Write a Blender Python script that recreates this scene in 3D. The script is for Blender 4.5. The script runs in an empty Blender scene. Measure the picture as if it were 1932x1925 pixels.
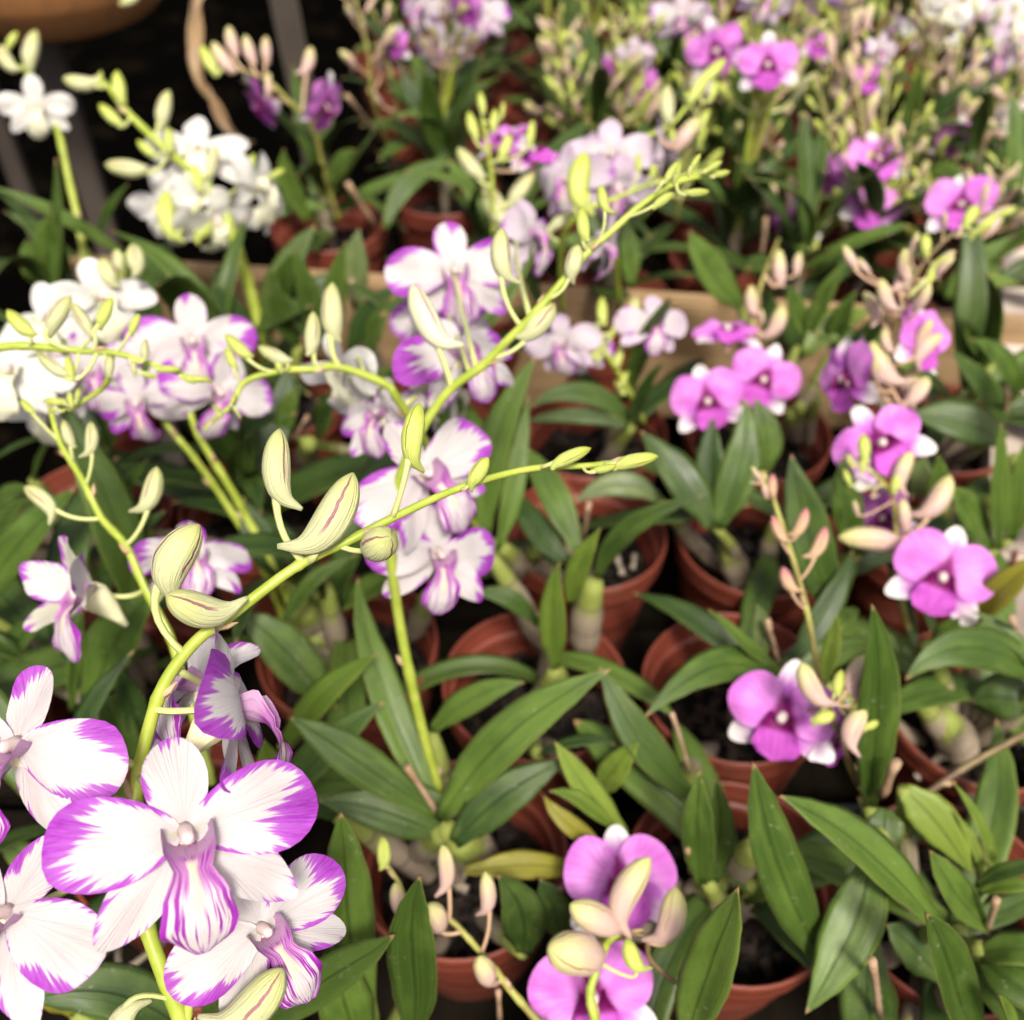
import bpy, math, random
from mathutils import Vector, Matrix, noise as mnoise

random.seed(7)
SC = bpy.context.scene
COL = SC.collection
rad = math.radians

# ------------------------------------------------------------------ camera
CAM_H = 0.5                      # height of the lens above the plane of the pot rims
cd = bpy.data.cameras.new('camera')
cam = bpy.data.objects.new('camera', cd)
COL.objects.link(cam)
cam.location = (0, 0, CAM_H)
cam.rotation_euler = (rad(45), 0, 0)
cd.sensor_width = 36.0
cd.lens = 36.0
cd.clip_start = 0.01
cd.clip_end = 200
cd.dof.use_dof = True
cd.dof.focus_distance = 0.295
cd.dof.aperture_fstop = 9.5
SC.camera = cam

# ------------------------------------------------------------------ light
SUN_EL, SUN_AZ = 58.0, 168.0     # sun high behind the photographer, veiled by thin cloud
world = bpy.data.worlds.new('World')
SC.world = world
world.use_nodes = True
wn = world.node_tree.nodes
sky = wn.new('ShaderNodeTexSky')
sky.sky_type = 'NISHITA'
sky.sun_disc = False
sky.sun_elevation = rad(SUN_EL)
sky.sun_rotation = rad(SUN_AZ)
sky.air_density = 0.6
sky.dust_density = 7.0
sky.ozone_density = 0.3
world.node_tree.links.new(sky.outputs[0], wn['Background'].inputs[0])
wn['Background'].inputs[1].default_value = 0.055
sl = bpy.data.lights.new('sun', 'SUN')
sl.energy = 1.5
sl.angle = rad(10)
sl.color = (1.0, 0.95, 0.86)
sun = bpy.data.objects.new('sun', sl)
COL.objects.link(sun)
_d = Vector((math.sin(rad(SUN_AZ)) * math.cos(rad(SUN_EL)), math.cos(rad(SUN_AZ)) * math.cos(rad(SUN_EL)), math.sin(rad(SUN_EL))))
sun.rotation_euler = _d.to_track_quat('Z', 'Y').to_euler()
SC.view_settings.view_transform = 'Standard'
SC.view_settings.look = 'None'
SC.view_settings.gamma = 1.0
SC.view_settings.exposure = 1.68
SC.view_settings.use_curve_mapping = False
SC.render.engine = 'CYCLES'
SC.cycles.use_denoising = True
SC.cycles.max_bounces = 5
SC.cycles.transparent_max_bounces = 6
SC.cycles.sample_clamp_indirect = 6.0

# ------------------------------------------------------------------ from a direction in the photograph to a point in the place
RT = Vector((1, 0, 0))
FW = Vector((0, math.cos(rad(45)), -math.sin(rad(45))))
UP = Vector((0, math.sin(rad(45)), math.cos(rad(45))))
CAMP = Vector((0, 0, CAM_H))
VW, VHH = 1932.0, 962.5

def pz(x, y, z):
    """point at depth z seen at view position x, y"""
    return CAMP + z * (FW + RT * ((x - 966.0) / VW) - UP * ((y - VHH) / VW))

def ph(x, y, h):
    """point at height h over the pot rims seen at x, y"""
    d = FW + RT * ((x - 966.0) / VW) - UP * ((y - VHH) / VW)
    return CAMP + d * ((h - CAM_H) / d.z)

CO = {'A': (0, 0), 'B': (641.5, 0), 'C': (1271.7, 0), 'D': (0, 641.5), 'E': (641.5, 641.5), 'F': (1271.7, 641.5),
      'G': (0, 1265.1), 'H': (641.5, 1265.1), 'I': (1271.7, 1265.1), 'V': None}
def cc(k, x, y):
    if k == 'V':
        return x, y
    o = CO[k]
    return o[0] + x * 0.34305, o[1] + y * 0.34305

# ------------------------------------------------------------------ materials
class T:
    def __init__(s, name):
        s.m = bpy.data.materials.new(name)
        s.m.use_nodes = True
        s.t = s.m.node_tree
        s.n = s.t.nodes
        for x in list(s.n):
            s.n.remove(x)
        s.out = s.n.new('ShaderNodeOutputMaterial')
    def put(s, sock, v):
        if v is None:
            return
        if isinstance(v, bpy.types.NodeSocket):
            s.t.links.new(v, sock)
        elif isinstance(v, (tuple, list)) and len(v) == 3 and sock.type == 'RGBA':
            sock.default_value = (*v, 1)
        else:
            sock.default_value = v
    def math(s, op, a, b=None, c=None, clamp=False):
        n = s.n.new('ShaderNodeMath'); n.operation = op; n.use_clamp = clamp
        s.put(n.inputs[0], a); s.put(n.inputs[1], b); s.put(n.inputs[2], c)
        return n.outputs[0]
    def step(s, v, a, b, lo=0.0, hi=1.0):
        n = s.n.new('ShaderNodeMapRange'); n.interpolation_type = 'SMOOTHSTEP'
        s.put(n.inputs[0], v); s.put(n.inputs[1], a); s.put(n.inputs[2], b); s.put(n.inputs[3], lo); s.put(n.inputs[4], hi)
        return n.outputs[0]
    def mix(s, f, a, b, mode='MIX'):
        n = s.n.new('ShaderNodeMix'); n.data_type = 'RGBA'; n.blend_type = mode
        s.put(n.inputs[0], f); s.put(n.inputs[6], a); s.put(n.inputs[7], b)
        return n.outputs[2]
    def comb(s, x=0.0, y=0.0, z=0.0):
        n = s.n.new('ShaderNodeCombineXYZ')
        s.put(n.inputs[0], x); s.put(n.inputs[1], y); s.put(n.inputs[2], z)
        return n.outputs[0]
    def noise(s, vec, scale=1.0, detail=2.0, rough=0.5):
        n = s.n.new('ShaderNodeTexNoise')
        s.put(n.inputs['Vector'], vec); n.inputs['Scale'].default_value = scale
        n.inputs['Detail'].default_value = detail; n.inputs['Roughness'].default_value = rough
        return n.outputs[0]
    def uv(s, name='fan'):
        n = s.n.new('ShaderNodeUVMap'); n.uv_map = name
        q = s.n.new('ShaderNodeSeparateXYZ'); s.t.links.new(n.outputs[0], q.inputs[0])
        return q.outputs[0], q.outputs[1]
    def obj(s):
        n = s.n.new('ShaderNodeTexCoord'); return n.outputs['Object']
    def gen(s):
        n = s.n.new('ShaderNodeTexCoord'); return n.outputs['Generated']
    def rnd(s, k=1.0):
        n = s.n.new('ShaderNodeObjectInfo'); return s.math('MULTIPLY', n.outputs['Random'], k)
    def back(s):
        return s.n.new('ShaderNodeNewGeometry').outputs['Backfacing']
    def bump(s, h, strength=0.3, dist=0.001):
        n = s.n.new('ShaderNodeBump'); n.inputs['Strength'].default_value = strength; n.inputs['Distance'].default_value = dist
        s.put(n.inputs['Height'], h); return n.outputs[0]
    def finish(s, color, rough=0.5, normal=None, spec=0.5, trans=0.0, tcolor=None, sss=0.0, sssr=0.002):
        p = s.n.new('ShaderNodeBsdfPrincipled')
        s.put(p.inputs['Base Color'], color); s.put(p.inputs['Roughness'], rough)
        s.put(p.inputs['Specular IOR Level'], spec)
        if sss:
            p.inputs['Subsurface Weight'].default_value = sss
            p.inputs['Subsurface Radius'].default_value = (1, 0.7, 0.5)
            p.inputs['Subsurface Scale'].default_value = sssr
        if normal is not None:
            s.put(p.inputs['Normal'], normal)
        o = p.outputs[0]
        if trans:
            t = s.n.new('ShaderNodeBsdfTranslucent'); s.put(t.inputs[0], tcolor if tcolor is not None else color)
            if normal is not None:
                s.put(t.inputs['Normal'], normal)
            x = s.n.new('ShaderNodeMixShader'); x.inputs[0].default_value = trans
            s.t.links.new(o, x.inputs[1]); s.t.links.new(t.outputs[0], x.inputs[2]); o = x.outputs[0]
        s.t.links.new(o, s.out.inputs[0])
        return s.m

MAG = (0.29, 0.034, 0.37)
def petal_mat(name, amount, white=(0.645, 0.61, 0.60), mag=MAG, blush=0.0):
    """white petal whose magenta margin runs inwards in streaks along the veins; u = vein, v = way from the claw to the margin"""
    t = T(name)
    s, v = t.uv()
    r = t.rnd(91.0)
    fine = t.noise(t.comb(t.math('MULTIPLY', s, 62.0), t.math('MULTIPLY', v, 1.5), r), 1.0, 2.5, 0.6)
    mid = t.noise(t.comb(t.math('MULTIPLY', s, 13.0), t.math('MULTIPLY', v, 0.6), t.math('ADD', r, 7.0)), 1.0, 1.0)
    big = t.noise(t.comb(t.math('MULTIPLY', s, 5.2), 0.0, t.math('ADD', r, 31.0)), 1.0, 0.0)
    side = t.math('ABSOLUTE', t.math('SUBTRACT', t.math('MULTIPLY', s, 2.0), 1.0))
    sidef = t.step(side, 0.66, 0.98)
    m = t.math('ADD', v, t.math('MULTIPLY', t.math('SUBTRACT', fine, 0.5), 0.62))
    m = t.math('ADD', m, t.math('MULTIPLY', t.math('SUBTRACT', mid, 0.5), 0.55))
    m = t.math('ADD', m, t.math('MULTIPLY', t.math('SUBTRACT', big, 0.5), 1.0))
    m = t.math('SUBTRACT', m, t.math('MULTIPLY', sidef, 0.42))
    mask = t.step(m, 1.0 - amount, 1.0 - amount + 0.075)
    deep = t.step(m, 1.0 - amount, 1.0 - amount + 0.30)
    rim = t.math('MULTIPLY', t.step(v, 0.972, 0.992), max(0.0, min(1.0, amount * 3.5)))
    mask = t.math('MAXIMUM', mask, t.math('MULTIPLY', rim, 0.55))
    grain = t.noise(t.comb(t.math('MULTIPLY', s, 150.0), t.math('MULTIPLY', v, 9.0), r), 1.0, 2.0)
    vein = t.noise(t.comb(t.math('MULTIPLY', s, 60.0), t.math('MULTIPLY', v, 0.8), r), 1.0, 1.0)
    magc = t.mix(t.step(grain, 0.3, 0.7), mag, tuple(min(1, c * 1.35 + 0.02) for c in mag))
    magc = t.mix(deep, tuple(min(1, c * 1.25 + 0.07) for c in mag), magc)
    wh = t.mix(t.math('MULTIPLY', t.step(vein, 0.48, 0.72), 0.6), white, (0.55, 0.46, 0.50))
    base = t.step(v, 0.0, 0.16)
    wh = t.mix(base, (0.58, 0.58, 0.40), wh)
    if blush:
        bl = t.math('MULTIPLY', t.step(v, 0.2, 1.0), blush)
        wh = t.mix(bl, wh, (0.56, 0.30, 0.62))
    c = t.mix(mask, wh, magc)
    nb = t.bump(t.math('ADD', t.math('MULTIPLY', vein, 0.7), t.math('MULTIPLY', grain, 0.3)), 0.6, 0.0007)
    return t.finish(c, 0.5, nb, 0.25, 0.36)

def magenta_mat(name):
    t = T(name)
    s, v = t.uv(); r = t.rnd(50.0)
    vein = t.noise(t.comb(t.math('MULTIPLY', s, 40.0), t.math('MULTIPLY', v, 1.0), r), 1.0, 2.0)
    big = t.noise(t.comb(t.math('MULTIPLY', s, 3.0), t.math('MULTIPLY', v, 2.0), r), 1.0, 1.0)
    c = t.mix(t.step(big, 0.3, 0.7), (0.58, 0.15, 0.57), (0.66, 0.26, 0.65))
    c = t.mix(t.math('MULTIPLY', t.step(vein, 0.45, 0.7), 0.5), c, (0.51, 0.10, 0.51))
    fx, fy = t.uv('flat')
    c = t.mix(t.step(t.math('ADD', fx, t.math('MULTIPLY', t.math('SUBTRACT', vein, 0.5), 0.14)), 0.14, 0.30), (0.17, 0.002, 0.105), c)
    nb = t.bump(vein, 0.55, 0.0007)
    return t.finish(c, 0.5, nb, 0.25, 0.25)

def whitetip_mat(name):
    t = T(name)
    x, y = t.uv('flat'); r = t.rnd(50.0)
    n = t.noise(t.comb(t.math('MULTIPLY', y, 9.0), t.math('MULTIPLY', x, 2.0), r), 1.0, 2.0)
    f = t.step(t.math('ADD', x, t.math('MULTIPLY', t.math('SUBTRACT', n, 0.5), 0.35)), 0.45, 0.92)
    c = t.mix(f, (0.46, 0.11, 0.50), (0.74, 0.70, 0.68))
    return t.finish(c, 0.5, t.bump(n, 0.3, 0.0006), 0.25, 0.25)

def lip_mat(name, dark):
    """tongue: cream ridge down the middle, magenta veins fanning to a streaked margin; u across, v base to tip"""
    t = T(name)
    u, v = t.uv(); r = t.rnd(40.0)
    a = t.math('ABSOLUTE', t.math('SUBTRACT', t.math('MULTIPLY', u, 2.0), 1.0))
    sg = t.math('MULTIPLY', u, 22.0)
    vein = t.noise(t.comb(sg, t.math('MULTIPLY', v, 2.2), r), 1.0, 2.5, 0.6)
    fine = t.noise(t.comb(t.math('MULTIPLY', u, 50.0), t.math('MULTIPLY', v, 3.5), r), 1.0, 2.0)
    if dark:
        c = t.mix(t.step(vein, 0.4, 0.7), (0.54, 0.11, 0.53), (0.45, 0.06, 0.45))
        c = t.mix(t.step(v, 0.36, 0.52), (0.15, 0.002, 0.09), c)
    else:
        inner = t.mix(t.math('MULTIPLY', t.step(vein, 0.45, 0.6), 0.9), (0.46, 0.20, 0.44), (0.23, 0.016, 0.26))
        lil = t.mix(t.step(v, 0.26, 0.36), t.mix(t.math('MULTIPLY', t.step(fine, 0.5, 0.7), 0.5), (0.48, 0.29, 0.45), (0.36, 0.13, 0.36)), inner)
        vv = t.step(t.math('ADD', vein, t.math('MULTIPLY', a, 0.22)), 0.60, 0.68)
        tip = t.mix(vv, (0.62, 0.56, 0.56), (0.29, 0.022, 0.34))
        edge = t.math('ADD', t.math('MULTIPLY', t.math('SUBTRACT', fine, 0.5), 0.7), t.math('MAXIMUM', a, t.math('MULTIPLY', t.math('SUBTRACT', v, 0.45), 1.82)))
        tip = t.mix(t.step(edge, 0.92, 0.98), tip, MAG)
        c = t.mix(t.step(t.math('ADD', v, t.math('MULTIPLY', t.math('SUBTRACT', fine, 0.5), 0.25)), 0.50, 0.66), lil, tip)
        ridge = t.math('MULTIPLY', t.step(a, 0.26, 0.14), t.math('MULTIPLY', t.step(v, 0.34, 0.42), t.step(v, 0.74, 0.62)))
        c = t.mix(ridge, c, (0.74, 0.60, 0.46))
    return t.finish(c, 0.5, t.bump(t.math('ADD', vein, fine), 0.4, 0.0008), 0.25, 0.25)

def plain_fan(name, c1, c2, tr=0.2, rough=0.5, scale=60.0):
    t = T(name)
    n = t.noise(t.obj(), scale, 3.0)
    c = t.mix(t.step(n, 0.35, 0.68), c1, c2)
    return t.finish(c, rough, t.bump(n, 0.2, 0.0006), 0.35, tr)

def bud_mat(name, low, high, seam, seamw, vein=None):
    """u round the bud, v from spur to tip; the three sepals meet in darker seams"""
    t = T(name)
    u, v = t.uv(); r = t.rnd(30.0)
    n = t.noise(t.comb(t.math('MULTIPLY', u, 12.0), t.math('MULTIPLY', v, 2.0), r), 1.0, 2.0)
    fine = t.noise(t.comb(t.math('MULTIPLY', u, 60.0), t.math('MULTIPLY', v, 3.0), r), 1.0, 2.0)
    f = t.step(t.math('ADD', v, t.math('MULTIPLY', t.math('SUBTRACT', n, 0.5), 0.45)), 0.40, 0.90)
    c = t.mix(f, low, high)
    c = t.mix(t.math('MULTIPLY', t.step(fine, 0.48, 0.72), 0.22), c, tuple(x * 0.75 for x in low))
    spk = t.noise(t.obj(), 26.0, 3.0, 0.7)
    c = t.mix(t.math('MULTIPLY', t.step(spk, 0.62, 0.72), 0.35), c, tuple(x * 0.5 for x in seam))
    w = t.math('MULTIPLY', t.math('SUBTRACT', t.noise(t.comb(t.math('MULTIPLY', v, 9.0), 0.0, r), 1.0, 2.0), 0.5), 0.06)
    p = t.math('ABSOLUTE', t.math('SUBTRACT', t.math('FRACT', t.math('ADD', t.math('MULTIPLY', t.math('ADD', u, w), 3.0), 0.0)), 0.5))
    sm = t.math('MULTIPLY', t.step(p, seamw, seamw * 0.35), t.math('MULTIPLY', t.step(v, 0.34, 0.5), t.step(v, 1.0, 0.93)))
    c = t.mix(t.math('MULTIPLY', sm, 0.85), c, seam)
    return t.finish(c, 0.42, t.bump(t.math('SUBTRACT', fine, t.math('MULTIPLY', sm, 1.6)), 0.7, 0.0009), 0.3, 0.0, None, 0.12, 0.002)

def leaf_mat(name, dark, light, edge, trans=0.12):
    """u across the blade (0.5 = midrib), v from base to tip"""
    t = T(name)
    u, v = t.uv(); r = t.rnd(60.0); o = t.rnd(1.0)
    a = t.math('ABSOLUTE', t.math('SUBTRACT', t.math('MULTIPLY', u, 2.0), 1.0))
    par = t.noise(t.comb(t.math('MULTIPLY', u, 34.0), t.math('MULTIPLY', v, 0.9), r), 1.0, 2.0)
    blot = t.noise(t.comb(t.math('MULTIPLY', u, 2.2), t.math('MULTIPLY', v, 4.0), r), 1.0, 3.0)
    spot = t.noise(t.comb(t.math('MULTIPLY', u, 14.0), t.math('MULTIPLY', v, 40.0), r), 1.0, 1.0)
    c = t.mix(t.step(t.math('ADD', blot, t.math('MULTIPLY', t.math('SUBTRACT', o, 0.5), 0.5)), 0.25, 0.8), dark, light)
    c = t.mix(t.math('MULTIPLY', t.step(par, 0.42, 0.7), 0.38), c, light)
    c = t.mix(t.math('MULTIPLY', t.step(a, 0.11, 0.03), 0.5), c, tuple(x * 0.5 for x in dark))
    c = t.mix(t.math('MULTIPLY', t.math('ABSOLUTE', t.step(a, 0.86, 0.99)), 0.75), c, edge)
    c = t.mix(t.math('MULTIPLY', t.step(spot, 0.72, 0.78), 0.7), c, (0.035, 0.022, 0.01))
    geo = t.obj()
    drop = t.noise(geo, 420.0, 2.0)
    film = t.noise(geo, 38.0, 5.0, 0.7)
    c = t.mix(t.math('MULTIPLY', t.step(film, 0.54, 0.80), 0.20), c, (0.18, 0.18, 0.09))
    c = t.mix(t.math('MULTIPLY', t.math('MULTIPLY', t.step(drop, 0.66, 0.72), t.step(film, 0.42, 0.60)), 0.5), c, (0.30, 0.29, 0.20))
    scar = t.noise(t.comb(t.math('MULTIPLY', u, 5.0), t.math('MULTIPLY', v, 16.0), t.math('ADD', r, 11.0)), 1.0, 4.0, 0.7)
    c = t.mix(t.math('MULTIPLY', t.step(scar, 0.70, 0.76), 0.7), c, (0.24, 0.20, 0.04))
    tipn = t.math('ADD', v, t.math('MULTIPLY', t.math('SUBTRACT', blot, 0.5), 0.07))
    c = t.mix(t.math('MULTIPLY', t.step(tipn, 0.955, 0.985), 0.8), c, (0.36, 0.21, 0.10))
    rough = t.math('ADD', 0.16, t.math('MULTIPLY', film, 0.50))
    return t.finish(c, rough, t.bump(t.math('SUBTRACT', par, t.math('MULTIPLY', t.step(a, 0.08, 0.0), 1.2)), 0.4, 0.0009), 0.36, trans)

M = {}
def make_materials():
    M['splash'] = petal_mat('petal_splash', 0.165)
    M['splash_sepal'] = petal_mat('sepal_splash', 0.03)
    M['pale'] = petal_mat('petal_pale_splash', -0.02, blush=0.30)
    M['pale_sepal'] = petal_mat('sepal_pale', -0.3, blush=0.40)
    M['white'] = petal_mat('petal_white', -0.6, (0.77, 0.765, 0.715))
    M['pale_cream'] = petal_mat('sepal_cream_edged', 0.02, (0.60, 0.59, 0.46))
    M['magenta'] = magenta_mat('petal_magenta')
    M['whitetip'] = whitetip_mat('sepal_white_tip')
    M['lip'] = lip_mat('lip_veined', False)
    M['lip_dark'] = lip_mat('lip_magenta', True)
    M['lip_white'] = plain_fan('lip_white', (0.66, 0.66, 0.40), (0.74, 0.73, 0.64))
    M['column'] = plain_fan('column_cream', (0.70, 0.60, 0.50), (0.66, 0.50, 0.56))
    M['spur'] = plain_fan('spur_cream_green', (0.76, 0.75, 0.42), (0.80, 0.78, 0.55), 0.15)
    M['spur_pink'] = plain_fan('spur_pink', (0.72, 0.44, 0.45), (0.74, 0.58, 0.44), 0.15)
    M['bud'] = bud_mat('bud_pale_green', (0.45, 0.46, 0.25), (0.41, 0.43, 0.16), (0.26, 0.05, 0.14), 0.055)
    M['bud_pale'] = bud_mat('bud_cream', (0.58, 0.57, 0.40), (0.56, 0.56, 0.34), (0.30, 0.05, 0.15), 0.06)
    M['bud_small'] = bud_mat('bud_lime', (0.44, 0.50, 0.12), (0.40, 0.46, 0.07), (0.28, 0.32, 0.05), 0.05)
    M['bud_pink'] = bud_mat('bud_pink_tipped', (0.49, 0.34, 0.29), (0.52, 0.51, 0.19), (0.46, 0.33, 0.16), 0.05)
    M['bud_rose'] = bud_mat('bud_rose', (0.50, 0.34, 0.20), (0.42, 0.15, 0.17), (0.42, 0.16, 0.16), 0.05)
    M['stem'] = plain_fan('stem_green', (0.26, 0.33, 0.035), (0.36, 0.42, 0.07), 0.0, 0.38, 90.0)
    M['stem_olive'] = plain_fan('stem_olive', (0.20, 0.17, 0.045), (0.30, 0.30, 0.07), 0.0, 0.42, 90.0)
    M['stem_brown'] = plain_fan('stem_brown', (0.10, 0.06, 0.03), (0.17, 0.13, 0.05), 0.0, 0.45, 90.0)
    M['ped'] = plain_fan('pedicel_pale_green', (0.44, 0.48, 0.15), (0.50, 0.52, 0.24), 0.0, 0.4, 90.0)
    M['ped_pink'] = plain_fan('pedicel_pink', (0.44, 0.32, 0.17), (0.44, 0.26, 0.20), 0.0, 0.4, 90.0)
    M['bract'] = plain_fan('bract_papery', (0.56, 0.42, 0.26), (0.42, 0.28, 0.14), 0.2, 0.7, 200.0)
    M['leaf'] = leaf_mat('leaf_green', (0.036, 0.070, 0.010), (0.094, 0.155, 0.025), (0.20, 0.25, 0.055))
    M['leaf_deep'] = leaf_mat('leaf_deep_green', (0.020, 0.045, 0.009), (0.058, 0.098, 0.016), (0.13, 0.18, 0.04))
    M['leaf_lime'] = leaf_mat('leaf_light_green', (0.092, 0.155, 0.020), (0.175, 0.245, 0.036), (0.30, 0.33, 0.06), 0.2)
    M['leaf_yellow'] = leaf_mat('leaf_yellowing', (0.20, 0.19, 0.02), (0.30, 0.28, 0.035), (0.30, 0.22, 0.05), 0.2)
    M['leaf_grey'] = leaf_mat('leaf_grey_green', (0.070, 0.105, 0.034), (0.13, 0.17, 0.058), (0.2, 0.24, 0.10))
    M['leaf_dry'] = leaf_mat('leaf_dried', (0.20, 0.12, 0.055), (0.38, 0.26, 0.13), (0.2, 0.12, 0.06), 0.2)
    M['dry'] = plain_fan('dry_stub', (0.25, 0.155, 0.085), (0.36, 0.25, 0.16), 0.0, 0.85, 130.0)
    M['root'] = plain_fan('root_white', (0.20, 0.16, 0.115), (0.33, 0.285, 0.215), 0.0, 0.8, 150.0)

    def cane():
        t = T('cane_papery')
        u, v = t.uv(); r = t.rnd(20.0)
        n = t.noise(t.comb(t.math('MULTIPLY', u, 30.0), t.math('MULTIPLY', v, 2.0), r), 1.0, 3.0)
        k = t.math('ADD', v, t.math('MULTIPLY', t.math('SUBTRACT', n, 0.5), 0.4))
        pap = t.mix(n, (0.15, 0.115, 0.075), (0.33, 0.275, 0.20))
        grn = t.mix(n, (0.15, 0.19, 0.03), (0.26, 0.29, 0.07))
        c = t.mix(t.step(k, 0.62, 0.78), pap, grn)
        jn = t.math('ABSOLUTE', t.math('SUBTRACT', t.math('FRACT', t.math('MULTIPLY', v, 3.4)), 0.5))
        c = t.mix(t.math('MULTIPLY', t.step(jn, 0.06, 0.02), 0.7), c, (0.09, 0.06, 0.035))
        return t.finish(c, 0.65, t.bump(n, 0.5, 0.001), 0.3)
    M['cane'] = cane()

    def terracotta(name, a, b, rough):
        t = T(name)
        o = t.obj(); r = t.rnd(9.0)
        n = t.noise(o, 22.0, 4.0); f = t.noise(o, 260.0, 2.0)
        a = t.mix(t.rnd(1.0), a, tuple(x * 1.45 for x in a))
        c = t.mix(t.step(n, 0.3, 0.75), a, b)
        c = t.mix(t.math('MULTIPLY', t.step(t.noise(o, 30.0, 6.0, 0.72), 0.50, 0.72), 0.42), c, (0.22, 0.105, 0.075))
        sp = t.noise(o, 300.0, 3.0, 0.7)
        c = t.mix(t.math('MULTIPLY', t.step(sp, 0.68, 0.75), 0.5), c, (0.26, 0.17, 0.13))
        q = t.n.new('ShaderNodeVectorMath'); q.operation = 'MULTIPLY'; t.t.links.new(o, q.inputs[0]); q.inputs[1].default_value = (60, 60, 9)
        st = t.noise(q.outputs[0], 1.0, 4.0, 0.65)
        c = t.mix(t.math('MULTIPLY', t.step(st, 0.56, 0.72), 0.4), c, (0.05, 0.022, 0.015))
        rr = t.math('ADD', rough, t.math('MULTIPLY', n, 0.2))
        return t.finish(c, rr, t.bump(t.math('ADD', f, n), 0.12, 0.0008), 0.5)
    M['pot'] = terracotta('pot_red_brown_plastic', (0.125, 0.027, 0.015), (0.175, 0.040, 0.022), 0.36)
    M['bowl'] = terracotta('bowl_orange_clay', (0.44, 0.19, 0.06), (0.55, 0.26, 0.09), 0.75)

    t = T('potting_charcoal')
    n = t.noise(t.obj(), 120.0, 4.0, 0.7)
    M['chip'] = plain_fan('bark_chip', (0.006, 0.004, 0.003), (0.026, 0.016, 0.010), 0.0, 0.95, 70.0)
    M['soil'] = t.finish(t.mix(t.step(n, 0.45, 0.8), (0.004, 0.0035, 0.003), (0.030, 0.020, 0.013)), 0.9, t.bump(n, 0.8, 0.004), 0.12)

    def wood(name, a, b, sc, rough=0.6, spec=0.4):
        t = T(name)
        g = t.n.new('ShaderNodeVectorMath'); g.operation = 'MULTIPLY'
        t.t.links.new(t.obj(), g.inputs[0]); g.inputs[1].default_value = sc
        n = t.noise(g.outputs[0], 1.0, 5.0, 0.65)
        d = t.noise(t.obj(), 7.0, 3.0)
        c = t.mix(t.step(n, 0.32, 0.7), a, b)
        c = t.mix(t.math('MULTIPLY', t.step(d, 0.5, 0.75), 0.4), c, tuple(x * 0.45 for x in a))
        return t.finish(c, rough, t.bump(n, 0.35, 0.001), spec)
    M['board'] = wood('board_tan', (0.24, 0.155, 0.075), (0.36, 0.245, 0.13), (6.0, 80.0, 90.0))
    M['slat'] = wood('slat_dark_shade', (0.006, 0.005, 0.004), (0.010, 0.008, 0.005), (90.0, 6.0, 90.0), 0.95, 0.0)  # dark wood; shade of the gaps between pots is put into its colour
    M['post'] = wood('post_grey_brown', (0.045, 0.035, 0.028), (0.085, 0.069, 0.055), (70.0, 70.0, 5.0))
    t = T('ground_painted_shade')  # near-black ground: the shade of the dark gap painted into its colour
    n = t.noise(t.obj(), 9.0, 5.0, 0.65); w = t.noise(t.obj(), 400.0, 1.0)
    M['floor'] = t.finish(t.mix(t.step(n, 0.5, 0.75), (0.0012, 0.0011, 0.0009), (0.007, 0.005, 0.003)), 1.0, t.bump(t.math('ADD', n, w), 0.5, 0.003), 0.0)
    t = T('concrete_weathered')
    n = t.noise(t.obj(), 14.0, 6.0, 0.65); f = t.noise(t.obj(), 220.0, 2.0)
    M['concrete'] = t.finish(t.mix(t.step(n, 0.3, 0.75), (0.36, 0.29, 0.24), (0.56, 0.49, 0.43)), 0.85, t.bump(t.math('ADD', f, n), 0.5, 0.002), 0.3)
    t = T('wire_galvanised')
    M['wire'] = t.finish((0.12, 0.11, 0.10), 0.5)
make_materials()

# ------------------------------------------------------------------ meshes
def build(name, verts, faces, mat, fan=None, flat=None, smooth=True):
    me = bpy.data.meshes.new(name)
    me.from_pydata([tuple(v) for v in verts], [], faces)
    me.materials.append(mat)
    if smooth:
        me.polygons.foreach_set('use_smooth', [True] * len(me.polygons))
    for nm, uvs in (('fan', fan), ('flat', flat)):
        if uvs:
            ly = me.uv_layers.new(name=nm)
            idx = [0] * len(me.loops)
            me.loops.foreach_get('vertex_index', idx)
            buf = []
            for i in idx:
                buf += uvs[i]
            ly.data.foreach_set('uv', buf)
    me.update()
    return me

def add(name, data, parent=None, loc=None, rot=None):
    o = bpy.data.objects.new(name, data)
    COL.objects.link(o)
    if parent is not None:
        o.parent = parent
    if loc is not None:
        o.location = loc
    if rot is not None:
        o.rotation_euler = rot
    return o

def tag(o, label=None, cat=None, group=None, kind=None):
    if label: o['label'] = label
    if cat: o['category'] = cat
    if group: o['group'] = group
    if kind: o['kind'] = kind
    return o

def catmull(P, n):
    """n points per span through P (vectors of any length, as lists)"""
    out = []
    Q = [[2 * a - b for a, b in zip(P[0], P[1])]] + [list(p) for p in P] + [[2 * a - b for a, b in zip(P[-1], P[-2])]]
    for i in range(1, len(Q) - 2):
        for k in range(n):
            t = k / n
            out.append([0.5 * (2 * b + (c - a) * t + (2 * a - 5 * b + 4 * c - d) * t * t + (-a + 3 * b - 3 * c + d) * t ** 3)
                        for a, b, c, d in zip(Q[i - 1], Q[i], Q[i + 1], Q[i + 2])])
    out.append(list(P[-1]))
    return out

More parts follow.
